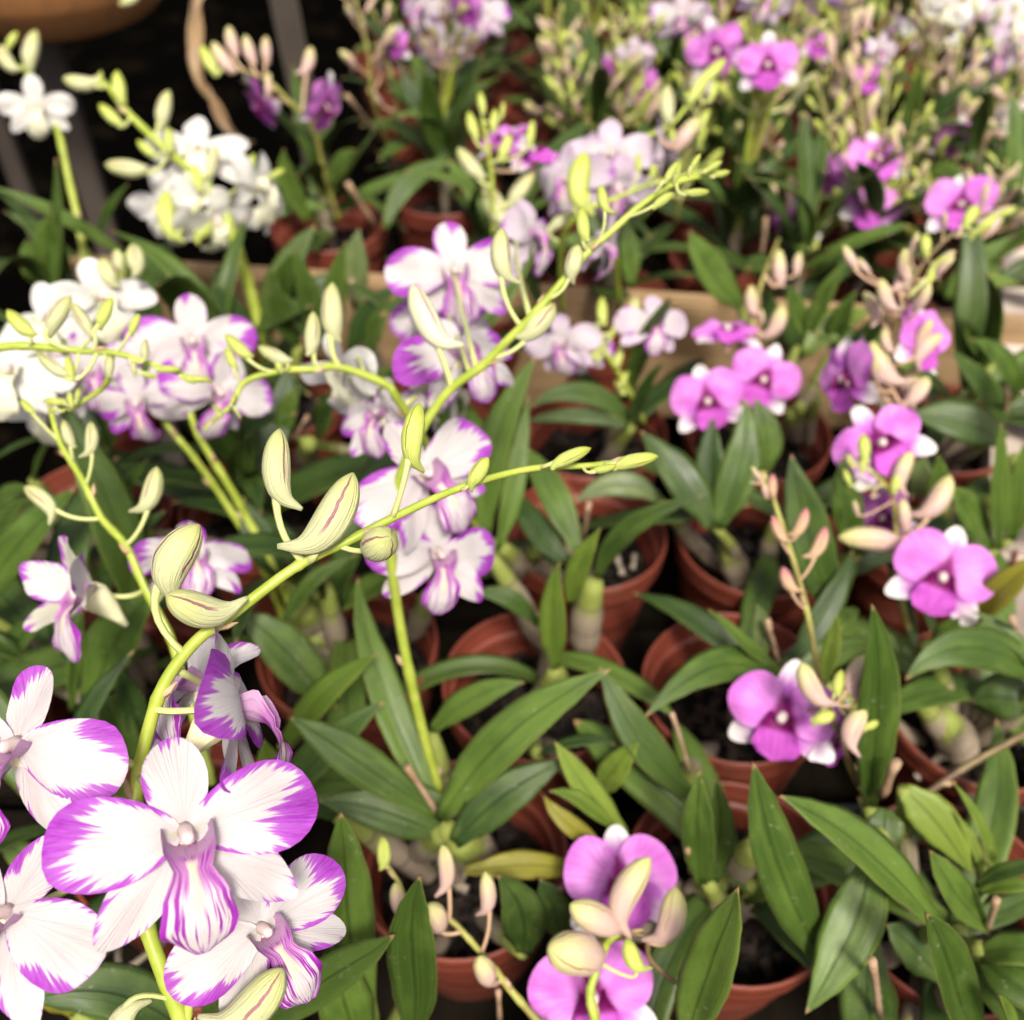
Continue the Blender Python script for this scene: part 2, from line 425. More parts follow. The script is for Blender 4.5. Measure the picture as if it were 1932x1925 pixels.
def tube(name, pts, radii, mat, seg=8, cap=True):
    """swept round tube with uv u round, v along"""
    pts = [Vector(p) for p in pts]
    n = len(pts)
    V, F, U = [], [], []
    t0 = (pts[1] - pts[0]).normalized()
    a = t0.orthogonal().normalized()
    for i, p in enumerate(pts):
        t = (pts[min(i + 1, n - 1)] - pts[max(i - 1, 0)])
        t = t.normalized() if t.length > 1e-9 else t0
        a = (a - t * a.dot(t))
        a = a.normalized() if a.length > 1e-6 else t.orthogonal().normalized()
        b = t.cross(a)
        for k in range(seg + 1):
            th = 2 * math.pi * k / seg
            V.append(p + (a * math.cos(th) + b * math.sin(th)) * radii[i])
            U.append((k / seg, i / (n - 1)))
    s1 = seg + 1
    for i in range(n - 1):
        for k in range(seg):
            F.append((i * s1 + k, i * s1 + k + 1, (i + 1) * s1 + k + 1, (i + 1) * s1 + k))
    if cap:
        F.append(tuple(range(seg - 1, -1, -1)))
        F.append(tuple((n - 1) * s1 + k for k in range(seg)))
    return build(name, V, F, mat, U)

def lerp_table(tab, t):
    for (a, va), (b, vb) in zip(tab, tab[1:]):
        if t <= b:
            k = (t - a) / (b - a) if b > a else 0
            k = k * k * (3 - 2 * k)
            return va + (vb - va) * k
    return tab[-1][1]

def proj(w):
    d = Vector(w) - CAMP
    z = d.dot(FW)
    return 966.0 + VW * d.dot(RT) / z, VHH - VW * d.dot(UP) / z, z

# ------------------------------------------------------------------ flower pieces (flower faces +Z, its dorsal sepal points to +Y)
def petal_mesh(name, ang, L, W, ov, point, mat, seed=0.0, rise=0.12, reflex=0.25, side=-0.2, ruffle=0.03, z0=0.0, ns=26, nt=9, droop=0.0):
    V, F, U, X = [], [], [], []
    ca, sa = math.cos(rad(ang)), math.sin(rad(ang))
    for i in range(ns + 1):
        s = -1 + 2 * i / ns
        th = math.pi * (1 + s)
        mx = (1 - math.cos(th)) / 2
        my = W * math.sin(th) * (ov + (1 - ov) * mx) * (1 - point * mx ** 3)
        irr = 1 + 0.05 * mnoise.noise(Vector((s * 2.3, seed, 1.0)))
        mx *= irr; my *= irr
        for j in range(nt + 1):
            t = j / nt
            x = mx * t + 0.02
            y = my * (t ** 1.2)
            z = rise * x - reflex * x * x + side * y * y
            z += 0.28 * x * mnoise.noise(Vector((x * 1.7, y * 1.7, seed)))
            z += ruffle * (t ** 3) * math.sin(s * 11 + seed * 3) * (0.4 + x)
            px, py = x * L, y * L - droop * x * x * L
            V.append((px * ca - py * sa, px * sa + py * ca, z * L + z0))
            U.append(((s + 1) / 2, t))
            X.append((x, y + 0.5))
    for i in range(ns):
        for j in range(nt):
            a = i * (nt + 1) + j
            F.append((a, a + nt + 1, a + nt + 2, a + 1))
    return build(name, V, F, mat, U, X)

def lip_mesh(name, path, wid, curl, mat, seed, ridge=0.035, nu=14, nt=20):
    V, F, U = [], [], []
    C = catmull(path, 8)
    def at(t):
        f = t * (len(C) - 1); i = min(int(f), len(C) - 2); k = f - i
        return Vector([a + (b - a) * k for a, b in zip(C[i], C[i + 1])])
    for j in range(nt + 1):
        t = j / nt
        p = at(t); q = (at(min(1, t + 0.02)) - at(max(0, t - 0.02))).normalized()
        T_ = Vector((0, q[0], q[1])); N_ = Vector((0, q[1], -q[0]))
        w = lerp_table(wid, t); c = lerp_table(curl, t)
        for i in range(nu + 1):
            u = -1 + 2 * i / nu
            if abs(c) > 0.02:
                R = w / c
                v = Vector((R * math.sin(c * u), 0, 0)) + N_ * (R * (1 - math.cos(c * u)))
            else:
                v = Vector((w * u, 0, 0))
            v = v + Vector((0, p[0], p[1]))
            if 0.28 < t < 0.7 and abs(u) < 0.3:
                v += N_ * ridge * (1 - (abs(u) / 0.3) ** 2) * math.sin((t - 0.28) / 0.42 * math.pi)
            e = abs(u) ** 3
            v += N_ * 0.035 * e * math.sin(t * 19 + seed + u * 2) * (1 if t > 0.45 else 0.3)
            V.append(v); U.append(((u + 1) / 2, t))
    for j in range(nt):
        for i in range(nu):
            a = j * (nu + 1) + i
            F.append((a, a + 1, a + nu + 2, a + nu + 1))
    return build(name, V, F, mat, U)

LIP_PATH = [(-.08, -.05), (-.13, .11), (-.22, .25), (-.43, .33), (-.68, .27), (-.88, .10)]
LIP_W = [(0, .10), (.10, .27), (.24, .34), (.36, .25), (.45, .15), (.62, .24), (.80, .29), (.92, .24), (1, .08)]
LIP_C = [(0, 1.3), (.24, 1.8), (.38, 1.2), (.50, .4), (.75, -.3), (1, -.6)]
LIPM_PATH = [(-.02, -.02), (-.12, .12), (-.28, .15), (-.52, .11), (-.74, .04)]
LIPM_W = [(0, .08), (.18, .30), (.32, .30), (.52, .36), (.74, .40), (.90, .31), (1, .05)]
LIPM_C = [(0, 1.3), (.22, 1.6), (.42, .7), (.65, .2), (1, .1)]

FSET = {}
def flower_sets():
    for kind, pm, sm, lm in (('S', 'splash', 'splash_sepal', 'lip'), ('L', 'pale', 'pale_sepal', 'lip'), ('W', 'white', 'white', 'lip_white')):
        FSET[kind] = []
        for v in range(3):
            sd = v * 5.3 + ord(kind)
            pw = .37 if kind == 'W' else .46
            rf = (0.18, 0.30, 0.24)[v]
            parts = [
                ('petal', petal_mesh('petal', 3, 1.0, pw, .50, .06, M[pm], sd + 1, .16, rf, -.22, .03, .03, droop=.04)),
                ('petal', petal_mesh('petal', 177, 1.0, pw, .50, .06, M[pm], sd + 2, .16, rf + .04, -.22, .03, .03, droop=-.04)),
                ('sepal', petal_mesh('sepal', 92, .70, .43, .66, .15, M[sm], sd + 3, .10, .22, .10, .015, .0)),
                ('sepal', petal_mesh('sepal', -42, .98, .27, .80, .42, M[sm], sd + 4, .05, .14, .35, .015, -.03)),
                ('sepal', petal_mesh('sepal', -138, .98, .27, .80, .42, M[sm], sd + 5, .05, .14, .35, .015, -.03)),
                ('lip', lip_mesh('lip', LIP_PATH, LIP_W, LIP_C, M[lm], sd)),
                ('column', tube('column', [(0, .02, -.05), (0, 0, .08), (0, -.02, .17), (0, -.05, .215), (0, -.07, .225)], [.08, .06, .055, .05, .015], M['column'], 10)),
                ('spur', tube('spur', [(0, .0, -.03), (0, -.05, -.11), (0, -.14, -.24), (0, -.25, -.36), (0, -.33, -.43)], [.05, .17, .14, .075, .03], M['spur'], 10)),
            ]
            FSET[kind].append(parts)
    FSET['M'] = []
    for v in range(3):
        sd = v * 4.1 + 200
        FSET['M'].append([
            ('petal', petal_mesh('petal', 26 - v * 3, .94, .62 - v * .05, .80, .0, M['magenta'], sd + 1, .20, .16 + v * .08, -.10, .02 + v * .015, .05)),
            ('petal', petal_mesh('petal', 154 + v * 3, .94, .62 - v * .05, .80, .0, M['magenta'], sd + 2, .20, .16 + v * .08, -.10, .02 + v * .015, .05)),
            ('sepal', petal_mesh('sepal', 90, .96, .30, .8, .25, M['whitetip'], sd + 3, .08, .15, .2, .01, .0)),
            ('sepal', petal_mesh('sepal', -34, 1.02, .29, .8, .25, M['whitetip'], sd + 4, .08, .15, .2, .01, -.02)),
            ('sepal', petal_mesh('sepal', -146, 1.02, .29, .8, .25, M['whitetip'], sd + 5, .08, .15, .2, .01, -.02)),
            ('lip', lip_mesh('lip', LIPM_PATH, LIPM_W, LIPM_C, M['lip_dark'], sd, 0.0)),
            ('column', tube('column', [(0, .02, -.05), (0, 0, .08), (0, -.03, .15), (0, -.06, .20), (0, -.075, .21)], [.10, .09, .085, .075, .03], M['column'], 10)),
            ('spur', tube('spur', [(0, .03, .05), (0, -.04, -.10), (0, -.14, -.24), (0, -.25, -.36), (0, -.33, -.43)], [.10, .19, .14, .075, .03], M['spur_pink'], 10)),
        ])
flower_sets()
FSET['H'] = []
for v in range(3):        # half-open white bloom with purple-edged tips
    sd = v * 3.3 + 400
    FSET['H'].append([
        ('petal', petal_mesh('petal', 10, .62, .50, .6, .05, M['splash_sepal'], sd + 1, 1.5, .45, -.3, .02, .0)),
        ('petal', petal_mesh('petal', 170, .62, .50, .6, .05, M['splash_sepal'], sd + 2, 1.5, .45, -.3, .02, .0)),
        ('sepal', petal_mesh('sepal', 90, .62, .42, .75, .30, M['pale_cream'], sd + 3, 1.35, .40, .1, .01, -.02)),
        ('sepal', petal_mesh('sepal', -35, .72, .36, .80, .35, M['pale_cream'], sd + 4, 1.15, .40, .1, .01, -.04)),
        ('sepal', petal_mesh('sepal', -145, .72, .36, .80, .35, M['pale_cream'], sd + 5, 1.15, .40, .1, .01, -.04)),
        ('lip', FSET['S'][v][5][1]),
        ('spur', tube('spur', [(0, .02, .16), (0, -.03, .0), (0, -.10, -.18), (0, -.2, -.36), (0, -.28, -.5)], [.14, .20, .15, .08, .04], M['spur'], 10)),
    ])

# ------------------------------------------------------------------ bud shapes: base of the stalk at the origin, tip towards +Y, spur towards +X
BUDS = {}
def bud_shapes():
    long_ = ([(.34, -.17), (.26, -.12), (.14, -.05), (.05, .06), (.0, .20), (-.02, .38), (-.015, .56), (.0, .72), (.02, .86), (.035, .95), (.045, 1.0)],
             [.03, .055, .095, .15, .185, .205, .20, .175, .125, .065, .012])
    fat = ([(.22, -.13), (.16, -.08), (.08, .0), (.02, .12), (.0, .28), (.0, .45), (.0, .62), (.0, .78), (.01, .90), (.015, .97), (.02, 1.0)],
           [.035, .07, .14, .22, .28, .30, .29, .24, .15, .07, .012])
    slim = ([(.12, -.06), (.08, -.02), (.04, .05), (.02, .14), (.0, .28), (.0, .44), (.0, .60), (.0, .76), (.01, .88), (.015, .95), (.02, 1.0)],
            [.03, .06, .09, .125, .155, .165, .155, .13, .09, .05, .012])
    for sh, (sp, rr) in (('long', long_), ('fat', fat), ('slim', slim)):
        S_ = catmull([[a, b, r] for (a, b), r in zip(sp, rr)], 2)
        for mk in ('bud', 'bud_small', 'bud_pink', 'bud_rose', 'bud_pale'):
            BUDS[sh, mk] = tube('bud', [(p[0], p[1], 0) for p in S_], [max(p[2], .008) for p in S_], M[mk], 14)
bud_shapes()

# ------------------------------------------------------------------ leaves
LEAF_W = [(0, .30), (.10, .50), (.28, .90), (.42, 1.0), (.60, .90), (.76, .64), (.88, .36), (.96, .14), (1, .012)]
STRAP_W = [(0, .45), (.1, .62), (.3, .92), (.5, 1.0), (.75, .90), (.89, .60), (.96, .30), (1, .02)]
def leaf_mesh(P0, Pm, P1, width, hint, mat, fold=0.25, roll=0.0, twist=0.0, prof=LEAF_W, n=15, thick=0.0011, seed=0.0):
    P0, Pm, P1 = Vector(P0), Vector(Pm), Vector(P1)
    K = 2 * Pm - (P0 + P1) / 2
    us = (-1, -.7, -.36, 0, .36, .7, 1)
    V, F, U = [], [], []
    L = (P1 - P0).length
    for i in range(n + 1):
        t = i / n
        p = P0 * (1 - t) ** 2 + K * 2 * t * (1 - t) + P1 * t * t
        tg = ((K - P0) * 2 * (1 - t) + (P1 - K) * 2 * t).normalized()
        nn = hint - tg * hint.dot(tg)
        nn = nn.normalized() if nn.length > 1e-5 else tg.orthogonal().normalized()
        a = rad(roll + twist * (t - .3))
        sd = tg.cross(nn)
        nn, sd = nn * math.cos(a) + sd * math.sin(a), sd * math.cos(a) - nn * math.sin(a)
        w = lerp_table(prof, t) * width / 2
        w *= 1 + 0.06 * mnoise.noise(Vector((t * 4, seed, 0)))
        wob = 0.02 * L * mnoise.noise(Vector((t * 2.5, seed, 9.0))) * t
        p = p + nn * wob + sd * (0.018 * L * mnoise.noise(Vector((t * 2, seed, 17.0))))
        fd = fold * (1.25 - 0.7 * t)
        top, bot = [], []
        for u in us:
            e = 1 + (0.05 * mnoise.noise(Vector((t * 7, seed, u * 3))) if abs(u) == 1 else 0)
            z = w * (fd * abs(u) - 0.16 * u * u) + 0.05 * w * mnoise.noise(Vector((t * 5, u * 1.5, seed)))
            top.append(p + sd * (w * u * e) + nn * z)
            bot.append(p + sd * (w * u * e) + nn * (z - thick * (1.4 - u * u)))
        for u, q in zip(us, top):
            V.append(q); U.append(((u + 1) / 2, t))
        for u, q in zip(us[1:-1], bot[1:-1]):
            V.append(q); U.append(((u + 1) / 2, t))
    r = 12
    for i in range(n):
        a, b = i * r, (i + 1) * r
        for k in range(6):
            F.append((a + k, a + k + 1, b + k + 1, b + k))
        lo = [0, 7, 8, 9, 10, 11, 6]
        for k in range(6):
            F.append((a + lo[k + 1], a + lo[k], b + lo[k], b + lo[k + 1]))
    F.append((0, 7, 8, 9, 10, 11, 6, 5, 4, 3, 2, 1))
    return build('leaf', V, F, mat, U)

ULEAF = {}
def unit_leaves():
    rs = random.Random(3)
    for mk in ('leaf', 'leaf_deep', 'leaf_lime', 'leaf_yellow', 'leaf_grey'):
        ULEAF[mk] = [leaf_mesh((0, 0, 0), (rs.uniform(-.04, .04), .5, rs.uniform(.02, .14)), (rs.uniform(-.08, .08), .97, rs.uniform(-.28, .08)),
                               rs.uniform(.15, .215), Vector((0, 0, 1)), M[mk], rs.uniform(.25, .55), 0, rs.uniform(-25, 25), LEAF_W if k % 2 else STRAP_W,
                               14, .008, k * 3.7 + len(mk)) for k in range(5)]
unit_leaves()

# ------------------------------------------------------------------ a plant: an Empty at its foot that parents leaves, canes, spikes, flowers and buds
PLANTS = {}
class Spike:
    pass

class Plant:
    def __init__(s, key, loc, label, group='potted orchids on the bench', cat='orchid'):
        s.key = key
        s.o = bpy.data.objects.new('orchid_plant', None)
        s.o.empty_display_size = 0.02
        COL.objects.link(s.o)
        s.loc = Vector(loc)
        s.o.location = s.loc
        tag(s.o, label, cat, group)
        s.nleaf = 0
        s.bases = []
        PLANTS[key] = s
    def rel(s, p):
        return Vector(p) - s.loc
    def spike(s, pts, r0=0.0022, r1=0.0009, mat='stem', world=False, bracts=0, seg=8):
        W_ = [Vector(p) for p in pts] if world else [pz(*p) for p in pts]
        C = [Vector(c) for c in catmull([list(s.rel(w)) for w in W_], 6)]
        n = len(C)
        nodes = [int(n * (k + .5) / 9) for k in range(9)]
        R = []
        for i in range(n):
            r = r0 + (r1 - r0) * (i / (n - 1)) ** 1.2
            if i in nodes: r *= 1.16
            R.append(r)
        o = add('flower_spike', tube('flower_spike', C, R, M[mat], seg), s.o)
        sp = Spike(); sp.o = o; sp.pts = [c + s.loc for c in C]; sp.px = [proj(p) for p in sp.pts]; sp.plant = s; sp.mat = mat; sp.R = R
        for k in range(bracts):
            i = int(n * (k + .6) / bracts)
            i = min(i, n - 2)
            tg = (C[i + 1] - C[i]).normalized()
            sd = tg.orthogonal().normalized(); sd.rotate(Matrix.Rotation(k * 2.4, 3, tg))
            b = C[i]
            m = tube('bract', [b + sd * R[i] * .2 - tg * .001, b + sd * (R[i] * 1.2) + tg * .0015, b + sd * (R[i] * 1.7) + tg * .0045], [R[i] * .9, R[i] * .6, R[i] * .1], M['bract'], 6)
            add('bract', m, o)
        return sp
    def cane(s, p0, p1, r, bow=0.0, world=True):
        p0, p1 = s.rel(p0), s.rel(p1)
        d = p1 - p0
        sd = d.cross(Vector((0.3, 1, 0))).normalized()
        pts, R = [], []
        for i in range(11):
            t = i / 10
            pts.append(p0 + d * t + sd * (bow * d.length * math.sin(t * math.pi)))
            f = lerp_table([(0, .45), (.25, .95), (.5, 1.0), (.8, .75), (1, .5)], t)
            R.append(r * .88 * f * (1.05 if i in (3, 6, 9) else 0.97 if i in (4, 7) else 1.0))
        add('cane', tube('cane', pts, R, M['cane'], 9), s.o)
    def stick(s, p0, p1, r, mat='dry', name='dry_stub'):
        p0, p1 = s.rel(p0), s.rel(p1)
        d = p1 - p0
        pts = [p0 + d * (i / 4) + Vector((mnoise.noise(p0 * 90 + Vector((i, 0, 0))), mnoise.noise(p1 * 90 + Vector((i, 3, 0))), 0)) * r * .5 for i in range(5)]
        add(name, tube(name, pts, [r * 1.1, r, r * .9, r, r * 1.15], M[mat], 7), s.o)
    def leaf(s, P0, Pm, P1, width, mat='leaf', fold=.3, roll=0., twist=0., strap=False):
        hint = (Vector((0, 0, .55)) + (CAMP - Vector(Pm)).normalized() * .6).normalized()
        s.nleaf += 1
        me = leaf_mesh(s.rel(P0), s.rel(Pm), s.rel(P1), width, hint, M[mat], fold, roll, twist, STRAP_W if strap else LEAF_W, 15, .0011, len(PLANTS) * 7.1 + s.nleaf * 1.7)
        add('leaf', me, s.o)
        s.bases.append(Vector(P0))
    def uleaf(s, P0, yaw, pitch, length, mat, k, wide=1.0):
        o = add('leaf', ULEAF[mat][k % 5], s.o, s.rel(P0), (rad(pitch), rad(random.uniform(-18, 18)), rad(yaw)))
        o.scale = (length * wide, length, length)
    def flower(s, kind, P, yaw, pitch, roll, size, node=None, v=None, spike=None, pedr=0.0011, world_face=None):
        P = Vector(P)
        Z = (CAMP - P).normalized()
        X = (RT - Z * RT.dot(Z)).normalized()
        Y = Z.cross(X)
        B = Matrix((X, Y, Z)).transposed()
        Rm = B @ Matrix.Rotation(rad(yaw), 3, 'Y') @ Matrix.Rotation(rad(-pitch), 3, 'X') @ Matrix.Rotation(rad(roll), 3, 'Z')
        e = bpy.data.objects.new('flower', None)
        e.empty_display_size = 0.01
        COL.objects.link(e)
        e.parent = s.o
        e.rotation_mode = 'QUATERNION'
        e.location = s.rel(P); e.rotation_quaternion = Rm.to_quaternion(); e.scale = (size,) * 3
        if v is None:
            v = random.randrange(3)
        for nm, me in FSET[kind][v % 3]:
            o = add(nm, me, e)
            if nm in ('petal', 'sepal'):
                o.rotation_euler = (rad(random.uniform(-7, 7)), rad(random.uniform(-7, 7)), rad(random.uniform(-4, 4)))
        if node is not None or spike is not None:
            nd = node_at(spike, node, P) if spike is not None else Vector(node)
            inv = (Rm.to_4x4() @ Matrix.Scale(size, 4)).inverted()
            q = inv @ (nd - P)
            a = Vector((0, 0.02, -.10)); b = Vector((0, 0.06, -.55))
            if q.length < .5: b = Vector((0, .03, -.25))
            pts = []
            for i in range(9):
                t = i / 8
                pts.append(a * (1 - t) ** 2 + b * 2 * t * (1 - t) + q * t * t)
            rr = pedr / size
            add('pedicel', tube('pedicel', pts, [rr * 1.7, rr * 1.2] + [rr] * 6 + [rr * 1.25], M['ped_pink' if kind == 'M' else 'ped'], 7), e)
        return e
    def bud(s, P0, P1, mk='bud', sh='long', side=1, spike=None, node=None, fat=1.0, pedr=None):
        P0, P1 = Vector(P0), Vector(P1)
        Y = (P1 - P0); L = Y.length; Y.normalize()
        Z = (CAMP - P0).normalized(); Z = (Z - Y * Z.dot(Y)).normalized()
        X = Y.cross(Z)
        if side < 0:
            X, Z = -X, -Z
        Rm = Matrix((X, Y, Z)).transposed()
        Rm = Rm @ Matrix.Rotation(rad(random.uniform(-35, 35)), 3, 'Y')
        o = add('bud', BUDS[sh, mk], s.o)
        o.rotation_mode = 'QUATERNION'
        o.location = s.rel(P0); o.rotation_quaternion = Rm.to_quaternion(); o.scale = (L * fat, L, L * fat)
        if spike is not None:
            nd = node_at(spike, node, P0)
            inv = (Rm.to_4x4() @ Matrix.Diagonal((L * fat, L, L * fat, 1))).inverted()
            q = inv @ (nd - P0)
            ln = q.length
            a = Vector((-.03, .10, 0)); b = Vector((-.06, -.55 * min(1, ln), 0))
            pts = [a * (1 - t) ** 2 + b * 2 * t * (1 - t) + q * t * t for t in [i / 7 for i in range(8)]]
            rr = (pedr or max(.0006, min(.0013, L * .055))) / L / math.sqrt(fat)
            pink = mk in ('bud_pink', 'bud_rose')
            add('pedicel', tube('pedicel', pts, [rr * 1.3, rr * 1.15] + [rr] * 5 + [rr * 1.3], M['ped_pink' if pink else 'ped'], 7), o)
        return o

def node_at(sp, node, P):
    if node is None:
        best = min(sp.pts, key=lambda q: (q - Vector(P)).length)
        return best
    b = min(range(len(sp.px)), key=lambda i: (sp.px[i][0] - node[0]) ** 2 + (sp.px[i][1] - node[1]) ** 2)
    return sp.pts[b]

def autobuds(pl, sp, t0, t1, n, size, mk, rs, sh=('long', 'slim'), grow=True):
    """buds alternate up the spike, smaller towards its tip"""
    N = len(sp.pts)
    for k in range(n):
        t = t0 + (t1 - t0) * (k / max(1, n - 1))
        i = min(N - 2, int(t * (N - 1)))
        p = sp.pts[i]; tg = (sp.pts[i + 1] - sp.pts[i]).normalized()
        sd = tg.orthogonal().normalized()
        sd.rotate(Matrix.Rotation(k * 2.55 + rs.uniform(-.5, .5), 3, tg))
        f = (1 - .6 * k / max(1, n)) if grow else 1
        s_ = size * f * rs.uniform(.85, 1.15)
        b0 = p + sd * (s_ * .75) + tg * (s_ * .5)
        b1 = b0 + (sd * rs.uniform(.2, .9) + tg * rs.uniform(.3, .9) + Vector((0, 0, .35))).normalized() * s_
        m = mk if f > .5 else ('bud_small' if mk in ('bud', 'bud_pink') else mk)
        pl.bud(b0, b1, m, rs.choice(sh), rs.choice((-1, 1)), sp, proj(p)[:2], 1.0)

# ================================================================== the setting
def box(name, x0, x1, y0, y1, z0, z1, mat, bev=0.002):
    c = Vector(((x0 + x1) / 2, (y0 + y1) / 2, (z0 + z1) / 2))
    hx, hy, hz = (x1 - x0) / 2, (y1 - y0) / 2, (z1 - z0) / 2
    import bmesh
    bm = bmesh.new()
    bmesh.ops.create_cube(bm, size=1.0)
    for v in bm.verts:
        v.co = Vector((v.co.x * 2 * hx, v.co.y * 2 * hy, v.co.z * 2 * hz))
    bmesh.ops.bevel(bm, geom=bm.edges[:], offset=bev, segments=2, affect='EDGES')
    me = bpy.data.meshes.new(name); bm.to_mesh(me); bm.free()
    me.materials.append(mat)
    return me, c

FLOOR_Z = -0.80
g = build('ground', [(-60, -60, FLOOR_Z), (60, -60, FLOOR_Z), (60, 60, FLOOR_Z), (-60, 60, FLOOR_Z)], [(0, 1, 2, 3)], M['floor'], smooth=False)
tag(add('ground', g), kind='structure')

BENCH_Z = -0.106
def bench(label, x0, x1, y0, y1):
    r = bpy.data.objects.new('plant_bench', None); COL.objects.link(r)
    r.location = ((x0 + x1) / 2, (y0 + y1) / 2, FLOOR_Z)
    tag(r, label, 'bench')
    y = y0
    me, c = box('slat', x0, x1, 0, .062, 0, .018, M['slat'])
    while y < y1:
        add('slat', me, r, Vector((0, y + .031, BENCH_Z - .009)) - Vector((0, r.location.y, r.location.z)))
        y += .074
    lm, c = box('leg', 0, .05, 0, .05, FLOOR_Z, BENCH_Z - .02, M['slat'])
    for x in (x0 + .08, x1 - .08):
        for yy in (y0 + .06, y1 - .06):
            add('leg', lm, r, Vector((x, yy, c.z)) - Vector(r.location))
bench('dark slatted bench under the front rows of red pots', -.62, .78, -.10, .60)
bench('dark slatted bench under the crowded back bed behind the tan board', -.16, 1.30, .83, 2.30)

# tan board between the front rows and the back bed
bx0, by0, bx1, by1 = -.40, .795, .60, .680
bl = math.hypot(bx1 - bx0, by1 - by0)
bme, c = box('tan_board', 0, bl, 0, .018, 0, .125, M['board'], .003)
bo = add('divider_board', bme, None, ((bx0 + bx1) / 2, (by0 + by1) / 2, BENCH_Z + .0635), (0, 0, math.atan2(by1 - by0, bx1 - bx0)))
tag(bo, 'tan wooden board dividing the front rows from the back bed', 'board')

# weathered posts standing in the dark gap
def post(x, y, z, w, label, tilt=0.0):
    p = pz(x, y, z)
    me, c = box('post', -w / 2, w / 2, -w * .45, w * .45, FLOOR_Z, 1.3, M['post'], .003)
    o = add('wooden_post', me, None, (p.x, p.y, c.z), (0, rad(tilt), rad(12)))
    tag(o, label, 'post', 'grey posts in the dark gap')
post(140, 250, 1.20, .030, 'grey wooden post rising behind the single white flower')
post(60, 400, 1.45, .026, 'dim wooden post farthest into the dark corner')
post(545, 170, 1.35, .034, 'grey wooden post behind the pink-stalked orchid spike', -3)

# concrete ledge along the side
k0, k1 = Vector((.415, .745, 0)), Vector((.655, 1.45, 0))
kd = (k1 - k0)
kme, c = box('ledge', 0, .16, -.25, kd.length + .4, -.5, .0, M['concrete'], .006)
ko = add('concrete_ledge', kme, None, (k0 + kd / 2 + Vector((.085, 0, -.25))), (0, 0, math.atan2(kd.y, kd.x) - math.pi / 2))
tag(ko, 'pale weathered concrete ledge beside the back bed', 'ledge')

# ------------------------------------------------------------------ pots
def lathe(name, prof, mat, seg=48, noise=0.0):
    V, F = [], []
    n = len(prof)
    for k in range(seg):
        th = 2 * math.pi * k / seg
        for r, z in prof:
            V.append((r * math.cos(th), r * math.sin(th), z))
    for k in range(seg):
        k2 = (k + 1) % seg
        for i in range(n - 1):
            F.append((k * n + i, k2 * n + i, k2 * n + i + 1, k * n + i + 1))
    return build(name, V, F, mat)

def smooth_prof(P, e=0.0006):
    """doubles each profile point so that edges stay crisp but not razor sharp"""
    out = [P[0]]
    for a, b, c in zip(P, P[1:], P[2:]):
        for q in (a, c):
            d = math.hypot(q[0] - b[0], q[1] - b[1])
            k = min(.4, e / d) if d else 0
            out.append((b[0] + (q[0] - b[0]) * k, b[1] + (q[1] - b[1]) * k))
    out.append(P[-1])
    return out

R0 = .0555
wall = [(.0, -.105), (.036, -.105), (.0375, -.1035), (.0425, -.075), (.0432, -.0745), (.0436, -.0715), (.0462, -.053), (.0470, -.052), (.0474, -.048), (.0505, -.0215),
        (.0508, -.0165), (.0490, -.0160), (.0484, -.022), (.0474, -.030), (.0467, -.0305), (.0462, -.036), (.0440, -.052)]
rim = [(.0508, -.0205), (.0536, -.0200), (.0541, -.0185), (.0549, -.0125), (.0545, -.0118), (.0546, -.0105), (.0552, -.0098), (.0555, -.0020), (.0550, -.0002), (.0538, .0002), (.0530, -.0008),
       (.0524, -.0085), (.0517, -.0092), (.0512, -.0150), (.0492, -.0156)]
POT_WALL = lathe('pot_wall', smooth_prof(wall), M['pot'])
POT_RIM = lathe('rim', smooth_prof(rim), M['pot'])
def mix_mesh(seed):
    V, F = [], []
    nr, seg = 14, 40
    for i in range(nr + 1):
        r = .0472 * i / nr
        for k in range(seg):
            th = 2 * math.pi * k / seg
            x, y = r * math.cos(th), r * math.sin(th)
            z = -.036 + .010 * mnoise.noise(Vector((x * 60, y * 60, seed))) + .007 * abs(mnoise.noise(Vector((x * 170, y * 170, seed + 5))))
            if i == nr: z = -.042
            V.append((x, y, z))
    for i in range(nr):
        for k in range(seg):
            k2 = (k + 1) % seg
            F.append((i * seg + k, (i + 1) * seg + k, (i + 1) * seg + k2, i * seg + k2))
    return build('potting_mix', V, F, M['soil'], smooth=False)
MIXES = [mix_mesh(s) for s in (1.0, 8.0, 15.0)]
def chip_mesh(seed):
    r_ = random.Random(seed); V, F = [], []
    for i in range(110):
        a, q = r_.uniform(0, 6.283), .043 * math.sqrt(r_.random())
        m_ = Matrix.Rotation(r_.uniform(0, 6.28), 3, 'Z') @ Matrix.Rotation(r_.uniform(-.7, .7), 3, 'X') @ Matrix.Rotation(r_.uniform(-.7, .7), 3, 'Y')
        h_ = Vector((r_.uniform(.002, .006), r_.uniform(.0015, .0035), r_.uniform(.0008, .002)))
        c_ = Vector((q * math.cos(a), q * math.sin(a), -.030 + r_.uniform(-.004, .004)))
        b_ = len(V)
        for sx in (-1, 1):
            for sy in (-1, 1):
                for sz in (-1, 1):
                    V.append(c_ + m_ @ Vector((sx * h_.x * r_.uniform(.7, 1), sy * h_.y * r_.uniform(.7, 1), sz * h_.z)))
        F += [tuple(b_ + k for k in f) for f in ((0, 1, 3, 2), (4, 6, 7, 5), (0, 4, 5, 1), (2, 3, 7, 6), (0, 2, 6, 4), (1, 5, 7, 3))]
    return build('bark_chips', V, F, M['chip'], smooth=False)
CHIPS = [chip_mesh(s) for s in (1, 2, 3)]

